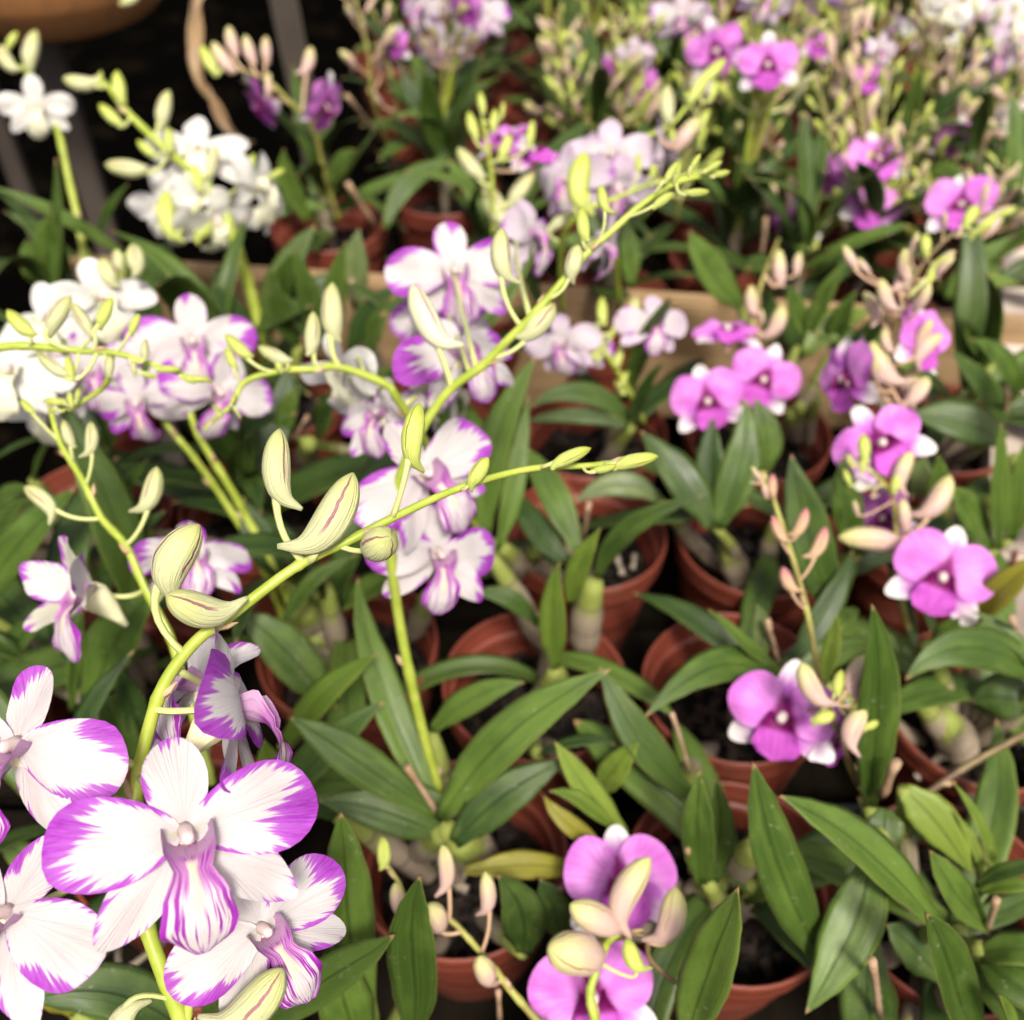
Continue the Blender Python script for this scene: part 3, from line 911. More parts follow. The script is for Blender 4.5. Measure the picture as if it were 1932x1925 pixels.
def pot(x, y, label, group='red-brown plastic pots on the benches', sc=1.0, tilt=0.0):
    r = bpy.data.objects.new('flower_pot', None); COL.objects.link(r)
    r.location = (x, y, BENCH_Z + .106 * (1 if sc == 1 else 1))
    r.location.z = (sc - 1) * .105
    r.scale = (sc,) * 3
    r.rotation_euler = (rad(random.uniform(-2, 2)), rad(random.uniform(-2, 2)), random.uniform(0, 6.28))
    tag(r, label, 'pot', group)
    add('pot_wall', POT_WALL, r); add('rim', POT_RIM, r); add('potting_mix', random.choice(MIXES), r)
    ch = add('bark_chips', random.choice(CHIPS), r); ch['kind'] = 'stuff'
    return r

# key: (x, y in the photograph of the middle of the pot's rim, label of plant, label of pot or None where no pot shows)
FRONT = {
 'hero':  (330, 2150, 'orchid with white and magenta streaked blooms, large and sharp, on a long arching spike', 'red pot under the large streaked blooms at the bottom edge'),
 'left':  (330, 1560, 'orchid with a thin spike of purple-lined buds rising behind the large streaked blooms', 'red pot low down behind the large streaked blooms'),
 'mid':   (870, 1610, 'orchid with a leafy rosette at its foot and two streaked blooms on an upright spike', 'red pot holding the rosette with the upright green spike'),
 'front': (1180, 2150, 'orchid with lilac-pink blooms and fat pink and yellow buds at the bottom edge', 'red pot under the fat pink and yellow buds at the bottom edge'),
 'A':     (1010, 1285, 'orchid with a tan papery cane and short light leaves in the central pot', 'red-brown pot with wide lit inner wall right of the upright green spike'),
 'B':     (1388, 1290, 'flowerless orchid with arched dark leaves left of the lone lilac bloom with buds', 'red-brown pot with wide lit inner wall, left of the thin rose-bud spike'),
 'C':     (1105, 1000, 'orchid with tall paired leaves and pale papery cane behind the streaked blooms', 'red pot with dark inside and pale root tips, middle of the bench'),
 'D':     (1432, 1010, 'orchid with broad upright leaves below the two lilac blooms side by side', 'red pot with dark inside and green bulb, below the paired lilac blooms'),
 'E':     (655, 1215, 'orchid with two slanting stalks carrying streaked blooms above dark red pots', 'red pot half hidden by leaves beneath the lower streaked bloom'),
 'F':     (1385, 1655, 'orchid with small upright leaves in a pot behind the bottom lilac blooms', 'red pot with black inside behind the lowest lilac blooms'),
 'G':     (1850, 1330, 'orchid with lilac bloom with white tips and pink buds beside the dark leaves', 'sunlit pinkish red pot with bulbs inside at the side edge'),
 'R':     (1800, 1700, 'orchid with broad light green leaves and a thin rose-bud spike in the corner', 'red pot beneath the broad light green leaves in the corner'),
 'N':     (245, 1270, 'flowerless orchid with broad dark leaves beside the green bud spike', 'dark red pot under the pale side-facing bloom'),
 'S':     (1760, 1000, 'orchid with overlapping lilac blooms and pink buds on a tall dark spike', 'red pot under the lilac blooms near the side edge'),
 'J':     (490, 945, 'orchid with narrow leaves in shade behind the two upright pale green buds', 'shaded dark red pot with grooved lip behind the slanting stalks'),
 'K':     (175, 960, 'orchid with white blooms and a level spike of lime buds at the edge', 'shaded dark red pot under the white blooms at the edge'),
 'L':     (1120, 812, 'orchid with small lilac-white blooms in front of the tan board', 'red pot in shade before the tan board, middle of the row'),
 'P':     (1430, 810, 'orchid with two round lilac blooms side by side before the tan board', 'red pot just before the tan board under the paired lilac blooms'),
 'U':     (1770, 800, 'flowerless orchid with broad shining leaves before the tan board', 'red pot before the tan board at the side'),
 'w1':    (520, 740, 'orchid with a crowded head of pure white blooms on a thick green stalk', 'red pot under the crowded white blooms'),
 'w3':    (160, 650, 'orchid with one open white bloom on a thin stalk in the dark corner', 'red pot under the single white bloom'),
 'T':     (800, 790, 'flowerless leafy orchid in shade behind the streaked blooms', 'red pot in shade behind the streaked blooms'),
}
for k, (x, y, lab, plab) in FRONT.items():
    w = ph(x, y, 0)
    Plant(k, (w.x, w.y, -.045), lab)
    if plab:
        pot(w.x, w.y, plab)

BACK = {
 'b1': (1150, 560, 'orchid with pale lilac-white blooms crowded above the back bed'),
 'b2': (930, 540, 'orchid with magenta half-open buds and a lime bud spray in the back bed'),
 'b3': (1620, 520, 'orchid with a tall spike crowded with pink buds and lilac blooms'),
 'b4': (1840, 540, 'orchid with lilac bloom on a dark slanting spike with lime buds'),
 'b5': (1345, 330, 'orchid with one vivid magenta bloom with white tips at the far side of the bed'),
 'b6': (620, 420, 'orchid with pink stalks and one magenta bloom before the dark gap'),
 'b7': (830, 280, 'orchid with pale blooms and drooping pink buds at the top of the picture'),
 'b8': (1270, 230, 'orchid with lilac and white blooms beyond the vivid magenta bloom'),
 'b9': (1800, 270, 'orchid with large white bloom in the far corner beside the ledge'),
 'b10': (1840, 420, 'orchid with a tiny magenta bloom hanging near the concrete ledge'),
 'b11': (1500, 560, 'orchid with small magenta bloom and two upright pale buds in the back bed'),
 'b12': (1120, 330, 'orchid with crowded mauve buds behind the pale lilac blooms'),
}
for k, (x, y, lab) in BACK.items():
    w = ph(x, y, 0)
    Plant(k, (w.x, w.y, -.045), lab, 'orchids in the back bed')
    pot(w.x, w.y, 'red-brown pot standing deep among the leaves of the back bed', 'pots hidden among leaves in the back bed')

def plant_near(p, keys=None):
    return min((q for k, q in PLANTS.items() if keys is None or k in keys), key=lambda q: (q.loc.x - p.x) ** 2 + (q.loc.y - p.y) ** 2)

# ================================================================== leaves read off one by one: crop, base x y, tip x y, width, height of base and tip, material, bend point, roll, fold
LEAVES = [
 # middle
 ('E', 800, 1090, 1078, 92, 215, .05, .15, 'leaf', (860, 560), 0, .3, 'C'),
 ('E', 868, 1145, 1040, 300, 130, .05, .12, 'leaf', (960, 760), 20, .4, 'C'),
 ('E', 1310, 1170, 985, 560, 180, .06, .09, 'leaf', (1170, 840), 0, .4, 'C'),
 ('E', 1240, 1220, 925, 800, 170, .055, .07, 'leaf_deep', (1070, 1020), 0, .3, 'C'),
 ('E', 1415, 1310, 2002, 850, 135, .05, .12, 'leaf_deep', (1590, 1040), 25, .35, 'C'),
 ('E', 1760, 880, 1290, 900, 170, .05, .05, 'leaf_grey', (1530, 790), -12, .15, 'D'),
 ('E', 1270, 1450, 1432, 1035, 140, .06, .12, 'leaf_lime', (1320, 1240), 10, .35, 'A'),
 ('E', 1190, 1810, 1205, 1225, 165, .04, .12, 'leaf_lime', (1165, 1520), 0, .3, 'A'),
 ('E', 1095, 1570, 710, 1395, 120, .05, .07, 'leaf', (930, 1420), -15, .3, 'A'),
 ('H', 560, 820, 1490, -5, 300, .05, .13, 'leaf', (960, 330), 8, .3, 'mid'),
 ('H', 1930, 690, 1430, -20, 240, .04, .09, 'leaf', (1640, 360), 0, .35, 'B'),
 ('H', 1890, 640, 1500, 120, 130, .035, .06, 'leaf_deep', (1600, 420), -20, .4, 'B'),
 ('E', 1610, 450, 1050, 370, 140, .05, .07, 'leaf', (1330, 290), -10, .3, 'L'),
 ('E', 1590, 475, 1020, 450, 95, .05, .05, 'leaf_deep', (1300, 420), -20, .3, 'L'),
 ('E', 1630, 470, 1785, 120, 85, .05, .11, 'leaf_deep', (1660, 290), 30, .4, 'L'),
 ('F', 210, 1035, -185, 500, 230, .05, .09, 'leaf_deep', (20, 740), 0, .3, 'D'),
 ('H', 545, 800, 95, -510, 230, .04, .10, 'leaf', (240, 120), 5, .35, 'mid'),
 ('G', 1560, 420, 2070, -90, 190, .04, .11, 'leaf_lime', (1790, 130), 0, .3, 'E'),
 ('G', 1500, 760, 2110, 175, 220, .04, .09, 'leaf', (1800, 420), 0, .3, 'E'),
 ('H', 545, 795, -270, 250, 260, .05, .10, 'leaf', (80, 480), -5, .3, 'mid'),
 ('H', 575, 905, -120, 720, 270, .04, .06, 'leaf_deep', (220, 770), -10, .3, 'mid'),
 ('H', 630, 950, 1255, 485, 290, .05, .08, 'leaf_deep', (900, 690), 5, .25, 'mid'),
 ('H', 500, 340, 1015, 65, 190, .04, .08, 'leaf', (740, 150), 0, .2, 'mid'),
 ('H', 1575, 905, 1180, 390, 180, .05, .10, 'leaf_lime', (1350, 640), 0, .3, 'F'),
 ('H', 1460, 975, 1120, 690, 130, .05, .07, 'leaf_yellow', (1260, 850), 0, .3, 'F'),
 ('H', 1530, 880, 1150, 660, 110, .055, .09, 'leaf_lime', (1330, 720), 0, .3, 'F'),
 ('H', 1430, 680, 1640, 400, 200, .03, .07, 'leaf_lime', (1510, 540), 0, .2, 'A'),
 ('H', 690, 1100, 1400, 1095, 190, .05, .035, 'leaf_yellow', (1050, 1075), -5, .2, 'mid'),
 ('H', 1090, 460, 1512, 405, 110, .05, .06, 'leaf_deep', (1330, 385), -30, .2, 'A'),
 ('H', 180, 2000, 5, 780, 340, .04, .15, 'leaf', (40, 1300), 0, .22, 'mid'),
 ('H', 395, 2050, 445, 1145, 330, .05, .17, 'leaf', (400, 1560), 0, .22, 'mid'),
 ('G', 1290, 2020, 2168, 1455, 260, .06, .14, 'leaf_deep', (1800, 1700), 12, .3, 'hero'),
 ('H', 120, 2150, -60, 1500, 340, .03, .10, 'leaf', (10, 1800), 0, .2, 'mid'),
 ('H', 1010, 1560, 870, 1130, 300, .03, .08, 'leaf_deep', (1000, 1330), 0, .2, 'mid'),
 ('H', 1230, 1480, 1100, 1150, 220, .03, .06, 'leaf_deep', (1170, 1300), 0, .2, 'F'),
 ('I', 60, 2060, 352, 1195, 330, .05, .17, 'leaf', (210, 1600), 0, .35, 'front'),
 ('I', 150, 1175, 138, 555, 215, .05, .12, 'leaf', (130, 860), 0, .4, 'F'),
 ('I', 220, 1160, 225, 600, 190, .05, .10, 'leaf_deep', (255, 880), 15, .3, 'F'),
 ('I', 830, 1620, 437, 505, 330, .05, .15, 'leaf', (570, 1050), 0, .25, 'R'),
 ('I', 1470, 1430, 585, 688, 320, .07, .14, 'leaf', (1010, 960), 10, .3, 'R'),
 ('I', 1080, 1030, 718, 1880, 360, .09, .06, 'leaf', (960, 1440), 0, .22, 'R'),
 ('I', 1075, 750, 1090, -360, 280, .05, .17, 'leaf', (1120, 160), 0, .25, 'R'),
 ('I', 1260, 650, 1640, 1120, 300, .08, .05, 'leaf_lime', (1450, 850), 25, .15, 'R'),
 ('I', 1160, 760, 1190, 1020, 240, .09, .08, 'leaf_deep', (1160, 890), 0, .25, 'R'),
 ('I', 1775, 1120, 1535, 615, 80, .04, .09, 'leaf_lime', (1690, 860), 0, .4, 'G'),
 ('I', 1695, 1140, 1545, 780, 65, .04, .08, 'leaf_lime', (1640, 950), 0, .4, 'G'),
 ('I', 1730, 1430, 1418, 1005, 240, .05, .11, 'leaf', (1540, 1210), 0, .3, 'R'),
 ('I', 1700, 2080, 1385, 1335, 320, .05, .15, 'leaf', (1520, 1660), 0, .35, 'R'),
 ('I', 1680, 1560, 2300, 1720, 260, .04, .06, 'leaf', (1930, 1540), -15, .2, 'R'),
 ('I', 1700, 1600, 2250, 1980, 250, .04, .05, 'leaf', (1900, 1740), 0, .2, 'R'),
 ('I', 1660, 1190, 2080, 1060, 110, .05, .08, 'leaf_deep', (1850, 1100), 0, .3, 'G'),
 ('I', 1680, 1230, 2050, 1200, 110, .05, .07, 'leaf_lime', (1850, 1180), -10, .3, 'G'),
 ('I', 1180, 2150, 1130, 1480, 380, .01, .06, 'leaf_deep', (1060, 1800), 0, .2, 'R'),
 ('I', 1480, 1700, 1170, 1400, 260, .02, .04, 'leaf_deep', (1300, 1510), 0, .2, 'R'),
 ('I', 1890, 2080, 1795, 1795, 130, .06, .12, 'leaf_lime', (1850, 1920), 0, .3, 'R'),
 # right
 ('F', 900, 1560, 655, 630, 260, .03, .12, 'leaf_deep', (740, 1060), 0, .35, 'B'),
 ('F', 1010, 1180, 930, 640, 190, .05, .11, 'leaf', (950, 900), 0, .25, 'D'),
 ('F', 650, 1780, 985, 1160, 170, .03, .07, 'leaf_deep', (850, 1460), 20, .3, 'B'),
 ('F', 690, 1750, 1010, 1200, 90, .025, .06, 'leaf_deep', (900, 1430), 40, .3, 'B'),
 ('F', 235, 1030, 400, 330, 240, .05, .11, 'leaf', (360, 700), 0, .3, 'D'),
 ('F', 260, 1040, 215, 420, 200, .045, .10, 'leaf_deep', (200, 720), -20, .3, 'D'),
 ('F', 500, 720, 440, 320, 180, .05, .09, 'leaf', (510, 520), 10, .3, 'P'),
 ('F', 1810, 560, 1285, 420, 270, .05, .06, 'leaf', (1560, 440), -8, .2, 'U'),
 ('F', 1820, 470, 1525, 60, 150, .05, .10, 'leaf', (1690, 250), 0, .35, 'U'),
 ('F', 1900, 290, 1625, -10, 170, .05, .10, 'leaf', (1790, 110), 0, .35, 'U'),
 ('F', 1420, 960, 1450, 630, 150, .05, .10, 'leaf', (1450, 800), 0, .3, 'S'),
 ('F', 1340, 860, 1380, 640, 160, .05, .08, 'leaf_grey', (1350, 750), 0, .3, 'S'),
 ('F', 1730, 1160, 1505, 820, 200, .05, .10, 'leaf', (1610, 940), 0, .35, 'S'),
 ('F', 1780, 1150, 1800, 460, 140, .05, .14, 'leaf', (1780, 800), 15, .4, 'S'),
 ('F', 1850, 1100, 1925, 560, 170, .04, .11, 'leaf', (1900, 830), 0, .3, 'S'),
 ('F', 2050, 1900, 1275, 1870, 270, .05, .07, 'leaf', (1640, 1690), -8, .3, 'G'),
 ('F', 1990, 2010, 1640, 1990, 300, .03, .02, 'leaf_deep', (1800, 1960), 0, .2, 'G'),
 ('F', 2000, 1840, 1640, 1490, 100, .06, .08, 'leaf', (1860, 1640), 10, .35, 'G'),
 ('F', 1640, 1560, 2040, 1160, 190, .05, .12, 'leaf_yellow', (1800, 1370), 0, .3, 'G'),
 ('F', 1430, 1720, 1570, 1530, 160, .05, .08, 'leaf', (1500, 1620), 0, .2, 'G'),
 ('F', 1330, 1700, 1170, 1230, 80, .02, .03, 'leaf_deep', (1260, 1450), 0, .4, 'G'),
 ('F', 1430, 1620, 1290, 1250, 70, .02, .03, 'leaf', (1380, 1440), 0, .4, 'G'),
 ('F', 600, 1870, -160, 2080, 230, .05, .07, 'leaf', (250, 1790), -10, .25, 'B'),
 ('F', 575, 1820, 200, 1485, 95, .05, .11, 'leaf', (380, 1660), 0, .4, 'B'),
 ('F', 470, 1780, 455, 1455, 130, .05, .09, 'leaf_grey', (480, 1610), 0, .3, 'B'),
 ('F', 830, 1900, 900, 1500, 110, .04, .10, 'leaf_lime', (860, 1700), 0, .3, 'G'),
 ('F', 1010, 1480, 850, 1560, 100, .03, .04, 'leaf', (930, 1530), 0, .3, 'B'),
 # left
 ('D', -140, 1480, 415, 815, 290, .05, .13, 'leaf', (120, 1110), 0, .25, 'N'),
 ('D', -130, 1130, 145, 880, 130, .05, .10, 'leaf', (20, 980), 0, .3, 'K'),
 ('D', -60, 920, 160, 830, 120, .05, .08, 'leaf', (50, 840), 0, .3, 'K'),
 ('D', 490, 2010, 880, 1360, 340, .05, .13, 'leaf', (650, 1630), 0, .3, 'N'),
 ('D', 400, 2050, 465, 1490, 80, .04, .11, 'leaf', (420, 1740), 20, .4, 'N'),
 ('D', 580, 1380, 730, 1110, 170, .04, .08, 'leaf_deep', (630, 1230), 0, .3, 'N'),
 ('D', 600, 1040, 812, 655, 75, .05, .11, 'leaf', (690, 830), 10, .4, 'J'),
 ('D', 470, 1195, 905, 940, 150, .04, .08, 'leaf_deep', (690, 1080), 0, .3, 'N'),
 ('D', 1560, 1300, 1345, 880, 210, .04, .08, 'leaf_deep', (1430, 1090), 0, .3, 'E'),
 ('D', 1830, 2010, 1320, 1500, 290, .04, .09, 'leaf', (1560, 1700), 0, .3, 'E'),
 ('D', 1560, 1560, 1960, 1180, 110, .05, .09, 'leaf_deep', (1720, 1330), 0, .35, 'E'),
 ('D', 1350, 880, 1480, 780, 90, .04, .07, 'leaf', (1400, 820), 0, .3, 'J'),
 ('D', 50, 1760, 230, 1570, 180, .03, .06, 'leaf', (110, 1640), 0, .2, 'N'),
 ('D', 120, 1900, -60, 1600, 220, .03, .06, 'leaf_deep', (10, 1740), 0, .2, 'N'),
 ('D', 560, 860, 600, 960, 100, .03, .05, 'leaf_deep', None, 0, .2, 'K'),
 ('D', 180, 770, 270, 540, 90, .05, .10, 'leaf', (220, 650), 0, .3, 'K'),
 ('D', 1560, 560, 1640, 250, 130, .04, .09, 'leaf', (1580, 400), 0, .3, 'T'),
 ('D', 1740, 540, 1800, 290, 150, .04, .09, 'leaf_deep', (1780, 420), 0, .3, 'T'),
 ('D', 1500, 560, 1250, 470, 110, .04, .05, 'leaf_deep', (1380, 490), 0, .3, 'J'),
 ('G', 760, 520, 540, 100, 200, .04, .09, 'leaf_deep', (640, 300), 0, .35, 'left'),
 ('G', 830, 460, 640, -40, 160, .04, .10, 'leaf_deep', (730, 210), 0, .35, 'left'),
 ('G', 480, 200, 620, -20, 100, .04, .08, 'leaf_deep', (520, 90), 0, .3, 'N'),
 ('G', 740, 700, 540, 600, 140, .05, .08, 'leaf_lime', (620, 620), 0, .3, 'left'),
 ('G', 1550, 700, 1450, 380, 170, .05, .10, 'leaf_lime', (1490, 540), 0, .2, 'E'),
 ('G', 1850, 800, 1590, 560, 240, .03, .05, 'leaf_deep', (1700, 660), 0, .2, 'mid'),
 ('G', 1260, 1380, 1420, 1150, 130, .05, .10, 'leaf_deep', (1330, 1260), 0, .3, 'left'),
 ('G', 1090, 2060, 120, 1830, 340, .06, .10, 'leaf_deep', (640, 1780), 0, .2, 'hero'),
 ('G', 1160, 1900, 1240, 1610, 200, .05, .09, 'leaf', (1180, 1750), 0, .3, 'hero'),
 ('G', 420, 1880, 150, 1640, 220, .05, .09, 'leaf_yellow', (270, 1730), 0, .2, 'hero'),
 ('G', 330, 1160, -40, 880, 170, .05, .08, 'leaf_lime', (140, 1030), 0, .2, 'left'),
 ('G', 900, 1420, 830, 1180, 260, .03, .06, 'leaf_deep', (860, 1290), 0, .2, 'left'),
 # back, out of focus
 ('A', 330, 1580, 275, 1165, 210, .05, .12, 'leaf', (280, 1370), 0, .25, 'w3'),
 ('A', 240, 1580, 145, 1320, 150, .05, .09, 'leaf', (180, 1450), 0, .25, 'w3'),
 ('A', 690, 1400, -40, 1025, 90, .05, .12, 'leaf', (340, 1190), 0, .35, 'w3'),
 ('A', 420, 1420, 20, 1160, 70, .05, .09, 'leaf', (220, 1280), 0, .35, 'w3'),
 ('A', 540, 1330, 700, 1010, 80, .05, .11, 'leaf', (600, 1160), 0, .35, 'w3'),
 ('A', 740, 1650, 950, 1340, 250, .04, .08, 'leaf', (830, 1480), 0, .2, 'w1'),
 ('A', 1450, 1830, 1735, 1240, 190, .05, .12, 'leaf_deep', (1570, 1500), 0, .3, 'w1'),
 ('A', 1480, 1830, 1930, 1500, 150, .05, .08, 'leaf_deep', (1680, 1620), 0, .3, 'w1'),
 ('A', 1700, 1220, 1560, 820, 130, .05, .12, 'leaf', (1590, 1010), 0, .3, 'b6'),
 ('A', 1800, 1150, 1330, 1270, 110, .05, .05, 'leaf', (1560, 1150), 0, .3, 'b6'),
 ('A', 1820, 1020, 1960, 830, 130, .05, .09, 'leaf', (1880, 900), 0, .3, 'b6'),
 ('B', 560, 880, 470, 380, 150, .04, .14, 'leaf', (500, 620), 0, .25, 'b2'),
 ('B', 590, 900, 330, 360, 120, .04, .12, 'leaf_deep', (440, 600), 0, .3, 'b2'),
 ('B', 250, 1260, 640, 900, 130, .05, .08, 'leaf', (400, 990), 10, .3, 'b2'),
 ('B', 100, 1700, 110, 1260, 170, .04, .10, 'leaf_grey', (80, 1480), 0, .25, 'T'),
 ('B', 1600, 1570, 1560, 1180, 130, .05, .10, 'leaf', (1590, 1370), 0, .3, 'b1'),
 ('B', 1120, 1700, 1050, 1480, 120, .05, .10, 'leaf_deep', (1060, 1590), 0, .3, 'b1'),

 ('B', -120, 1900, -260, 1380, 150, .05, .13, 'leaf_deep', (-170, 1640), 0, .35, 'T'),
 ('B', -20, 1880, 30, 1330, 140, .05, .14, 'leaf', (-20, 1600), 0, .35, 'T'),
 ('B', 60, 1930, 330, 1560, 150, .05, .10, 'leaf_deep', (170, 1720), 0, .3, 'T'),
 ('B', 140, 1960, 250, 1640, 120, .05, .10, 'leaf_deep', (200, 1800), 0, .3, 'T'),
 ('B', -60, 1900, -330, 1640, 160, .05, .09, 'leaf_deep', (-200, 1750), 0, .3, 'T'),
 ('A', 1640, 1900, 1500, 1480, 140, .05, .12, 'leaf_deep', (1530, 1700), 0, .3, 'w1'),
 ('A', 1420, 1900, 1180, 1560, 150, .05, .10, 'leaf_deep', (1280, 1720), 0, .3, 'w1'),
 ('A', 1560, 1760, 1640, 1360, 140, .05, .12, 'leaf', (1560, 1560), 0, .3, 'w1'),
 ('A', 900, 1800, 700, 1560, 170, .05, .09, 'leaf_deep', (780, 1660), 0, .3, 'w1'),
 ('A', 640, 1700, 500, 1420, 150, .05, .09, 'leaf_deep', (560, 1560), 0, .3, 'w3'),
 ('C', 560, 1900, 520, 1560, 120, .05, .10, 'leaf_deep', (520, 1720), 0, .3, 'P'),
 ('C', 880, 1920, 1010, 1600, 120, .05, .10, 'leaf', (920, 1750), 0, .3, 'P'),
 ('C', 980, 1960, 1180, 1740, 130, .05, .09, 'leaf_deep', (1080, 1830), 0, .3, 'U'),
 ('C', 1750, 2000, 1600, 1760, 110, .05, .09, 'leaf', (1650, 1880), 0, .3, 'U'),
 ('C', 340, 1060, 440, 600, 110, .05, .13, 'leaf', (370, 830), 0, .3, 'b11'),
 ('C', 380, 1690, 85, 1270, 240, .05, .12, 'leaf', (200, 1490), 0, .25, 'P'),
 ('C', 640, 820, 480, 610, 150, .05, .10, 'leaf_deep', (590, 690), 0, .25, 'b11'),
 ('C', 740, 1880, 620, 1560, 130, .05, .10, 'leaf', (680, 1720), 0, .3, 'P'),
 ('C', 730, 1900, 960, 1430, 110, .05, .12, 'leaf', (820, 1640), 0, .3, 'P'),
 ('C', 720, 1950, 1090, 1700, 200, .05, .07, 'leaf_lime', (880, 1780), 0, .2, 'P'),
 ('C', 1500, 1650, 1860, 1300, 120, .05, .10, 'leaf', (1650, 1450), 0, .3, 'b4'),
 ('C', 1450, 1600, 1900, 1560, 160, .05, .07, 'leaf_lime', (1650, 1540), 0, .25, 'b4'),
 ('C', 1290, 1010, 1370, 350, 130, .05, .17, 'leaf', (1300, 680), 0, .3, 'b10'),
 ('C', 1380, 950, 1640, 1010, 110, .05, .06, 'leaf', (1500, 940), 0, .3, 'b10'),
 ('C', 1640, 900, 1760, 480, 110, .05, .14, 'leaf', (1680, 680), 0, .3, 'b10'),
]
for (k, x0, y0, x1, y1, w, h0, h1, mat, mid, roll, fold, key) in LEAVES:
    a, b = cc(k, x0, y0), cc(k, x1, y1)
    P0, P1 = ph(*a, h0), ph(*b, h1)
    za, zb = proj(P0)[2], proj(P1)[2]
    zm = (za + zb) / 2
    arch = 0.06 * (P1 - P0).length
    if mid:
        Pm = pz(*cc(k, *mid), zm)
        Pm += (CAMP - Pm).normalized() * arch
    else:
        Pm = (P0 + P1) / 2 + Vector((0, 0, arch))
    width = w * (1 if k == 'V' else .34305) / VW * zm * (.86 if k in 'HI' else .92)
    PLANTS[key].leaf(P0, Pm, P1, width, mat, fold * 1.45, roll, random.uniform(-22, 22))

# ------------------------------------------------------------------ canes, stubs and roots that show: crop, foot x y h, head x y h, radius
for (k, x0, y0, h0, x1, y1, h1, r, key) in [
    ('E', 1100, 1700, -.02, 830, 1190, .05, .0085, 'A'), ('E', 1345, 1740, -.02, 1400, 1330, .05, .0115, 'A'),
    ('F', 390, 1380, -.03, 290, 1110, .02, .011, 'D'), ('F', 590, 540, -.02, 640, 400, .04, .008, 'P'), ('F', 740, 590, -.02, 790, 330, .05, .007, 'P'),
    ('F', 690, 570, -.02, 700, 360, .05, .008, 'P'),
    ('I', 1590, 480, -.03, 1450, 240, .01, .014, 'G'), ('I', 1700, 370, -.03, 1930, 130, .02, .012, 'G'), ('I', 1560, 470, -.03, 1330, 130, .03, .009, 'G'),
    ('I', 240, 1200, -.02, 460, 950, .04, .010, 'F'), ('I', 70, 1330, -.02, 260, 1160, .02, .010, 'F'),
    ('H', 640, 1090, -.02, 600, 870, .05, .010, 'mid'), ('H', 760, 1020, -.01, 640, 930, .045, .013, 'mid'), ('H', 420, 1010, -.01, 560, 900, .045, .009, 'mid'),
    ('D', 1680, 720, -.02, 1700, 560, .05, .010, 'T'), ('D', 1700, 1560, -.01, 1660, 1480, .03, .014, 'E'), ('D', 1790, 1800, -.03, 1720, 1620, .0, .010, 'E'),
    ('E', 370, 1650, -.02, 480, 1400, .05, .008, 'E'), ('F', 1860, 850, -.01, 1880, 650, .05, .010, 'U'), ('F', 1440, 1010, -.01, 1460, 900, .03, .010, 'S'),
    ('F', 1650, 1360, -.02, 1560, 1240, .04, .007, 'G'), ('E', 1000, 1230, -.02, 1080, 1160, .03, .009, 'C'), ('E', 960, 1300, -.02, 880, 1130, .045, .009, 'C'),
]:
    PLANTS[key].cane(ph(*cc(k, x0, y0), h0), ph(*cc(k, x1, y1), h1), r, random.uniform(-.06, .06))
for (k, x0, y0, h0, x1, y1, h1, r, key) in [
    ('H', 530, 780, .05, 365, 530, .085, .0022, 'mid'), ('H', 1925, 560, .04, 1825, 235, .08, .0016, 'B'), ('F', 575, 1780, .05, 510, 1540, .09, .0020, 'B'),
    ('I', 1130, 1900, .04, 1090, 1590, .10, .0022, 'R'), ('I', 1720, 1430, .05, 1775, 1260, .09, .0022, 'R'), ('I', 1140, 690, .07, 1225, 505, .10, .0030, 'R'),
    ('F', 1820, 420, .05, 1830, 270, .09, .0024, 'U'), ('F', 1900, 1680, .05, 1855, 1530, .09, .0024, 'G'), ('I', 90, 1110, .05, 75, 980, .08, .0016, 'F'),
    ('E', 1340, 1090, .05, 1365, 900, .09, .0020, 'C'), ('B', 190, 1240, .05, 40, 1010, .10, .0035, 'T'), ('B', 220, 760, .05, 40, 530, .12, .0030, 'b6'),
    ('D', 1610, 560, .05, 1690, 420, .08, .0018, 'T'), ('C', 480, 1420, .05, 505, 1200, .09, .0026, 'b11'), ('B', 1195, 720, .05, 1200, 640, .08, .003, 'b1'),
    ('H', 880, 1925, .02, 870, 1760, .05, .0016, 'mid'), ('B', 80, 1680, .05, 60, 1540, .08, .0025, 'T'), ('C', 1650, 940, .06, 1730, 730, .10, .0028, 'b10'),
    ('H', 1200, 1260, .02, 1210, 1200, .04, .002, 'F'),
]:
    PLANTS[key].stick(ph(*cc(k, x0, y0), h0), ph(*cc(k, x1, y1), h1), r * .72)
for (k, x0, y0, x1, y1, h, r, key) in [
    ('I', 1330, 590, 1470, 470, -.02, .0022, 'G'), ('I', 1470, 470, 1600, 500, -.02, .0018, 'G'), ('I', 1290, 140, 1420, 210, -.01, .0018, 'G'),
    ('H', 560, 1130, 700, 1210, -.02, .0022, 'mid'), ('H', 700, 1080, 640, 1200, -.02, .002, 'mid'), ('H', 380, 980, 480, 1060, -.02, .002, 'mid'),
    ('I', 380, 1340, 560, 1330, -.02, .0024, 'F'), ('E', 1520, 1180, 1550, 1290, -.02, .0020, 'C'), ('E', 1620, 1180, 1610, 1260, -.02, .0016, 'C'),
    ('E', 1100, 1300, 1120, 1360, -.02, .002, 'C'), ('I', 1290, 1800, 1400, 1770, -.02, .0012, 'R'), ('I', 1330, 1840, 1430, 1790, -.02, .0012, 'R'),
    ('G', 700, 1640, 900, 1500, -.01, .0015, 'left'), ('G', 860, 1520, 970, 1440, -.01, .0016, 'left'), ('G', 640, 1480, 660, 1680, -.01, .0018, 'left'),
]:
    PLANTS[key].stick(ph(*cc(k, x0, y0), h), ph(*cc(k, x1, y1), h), r, 'root', 'root')

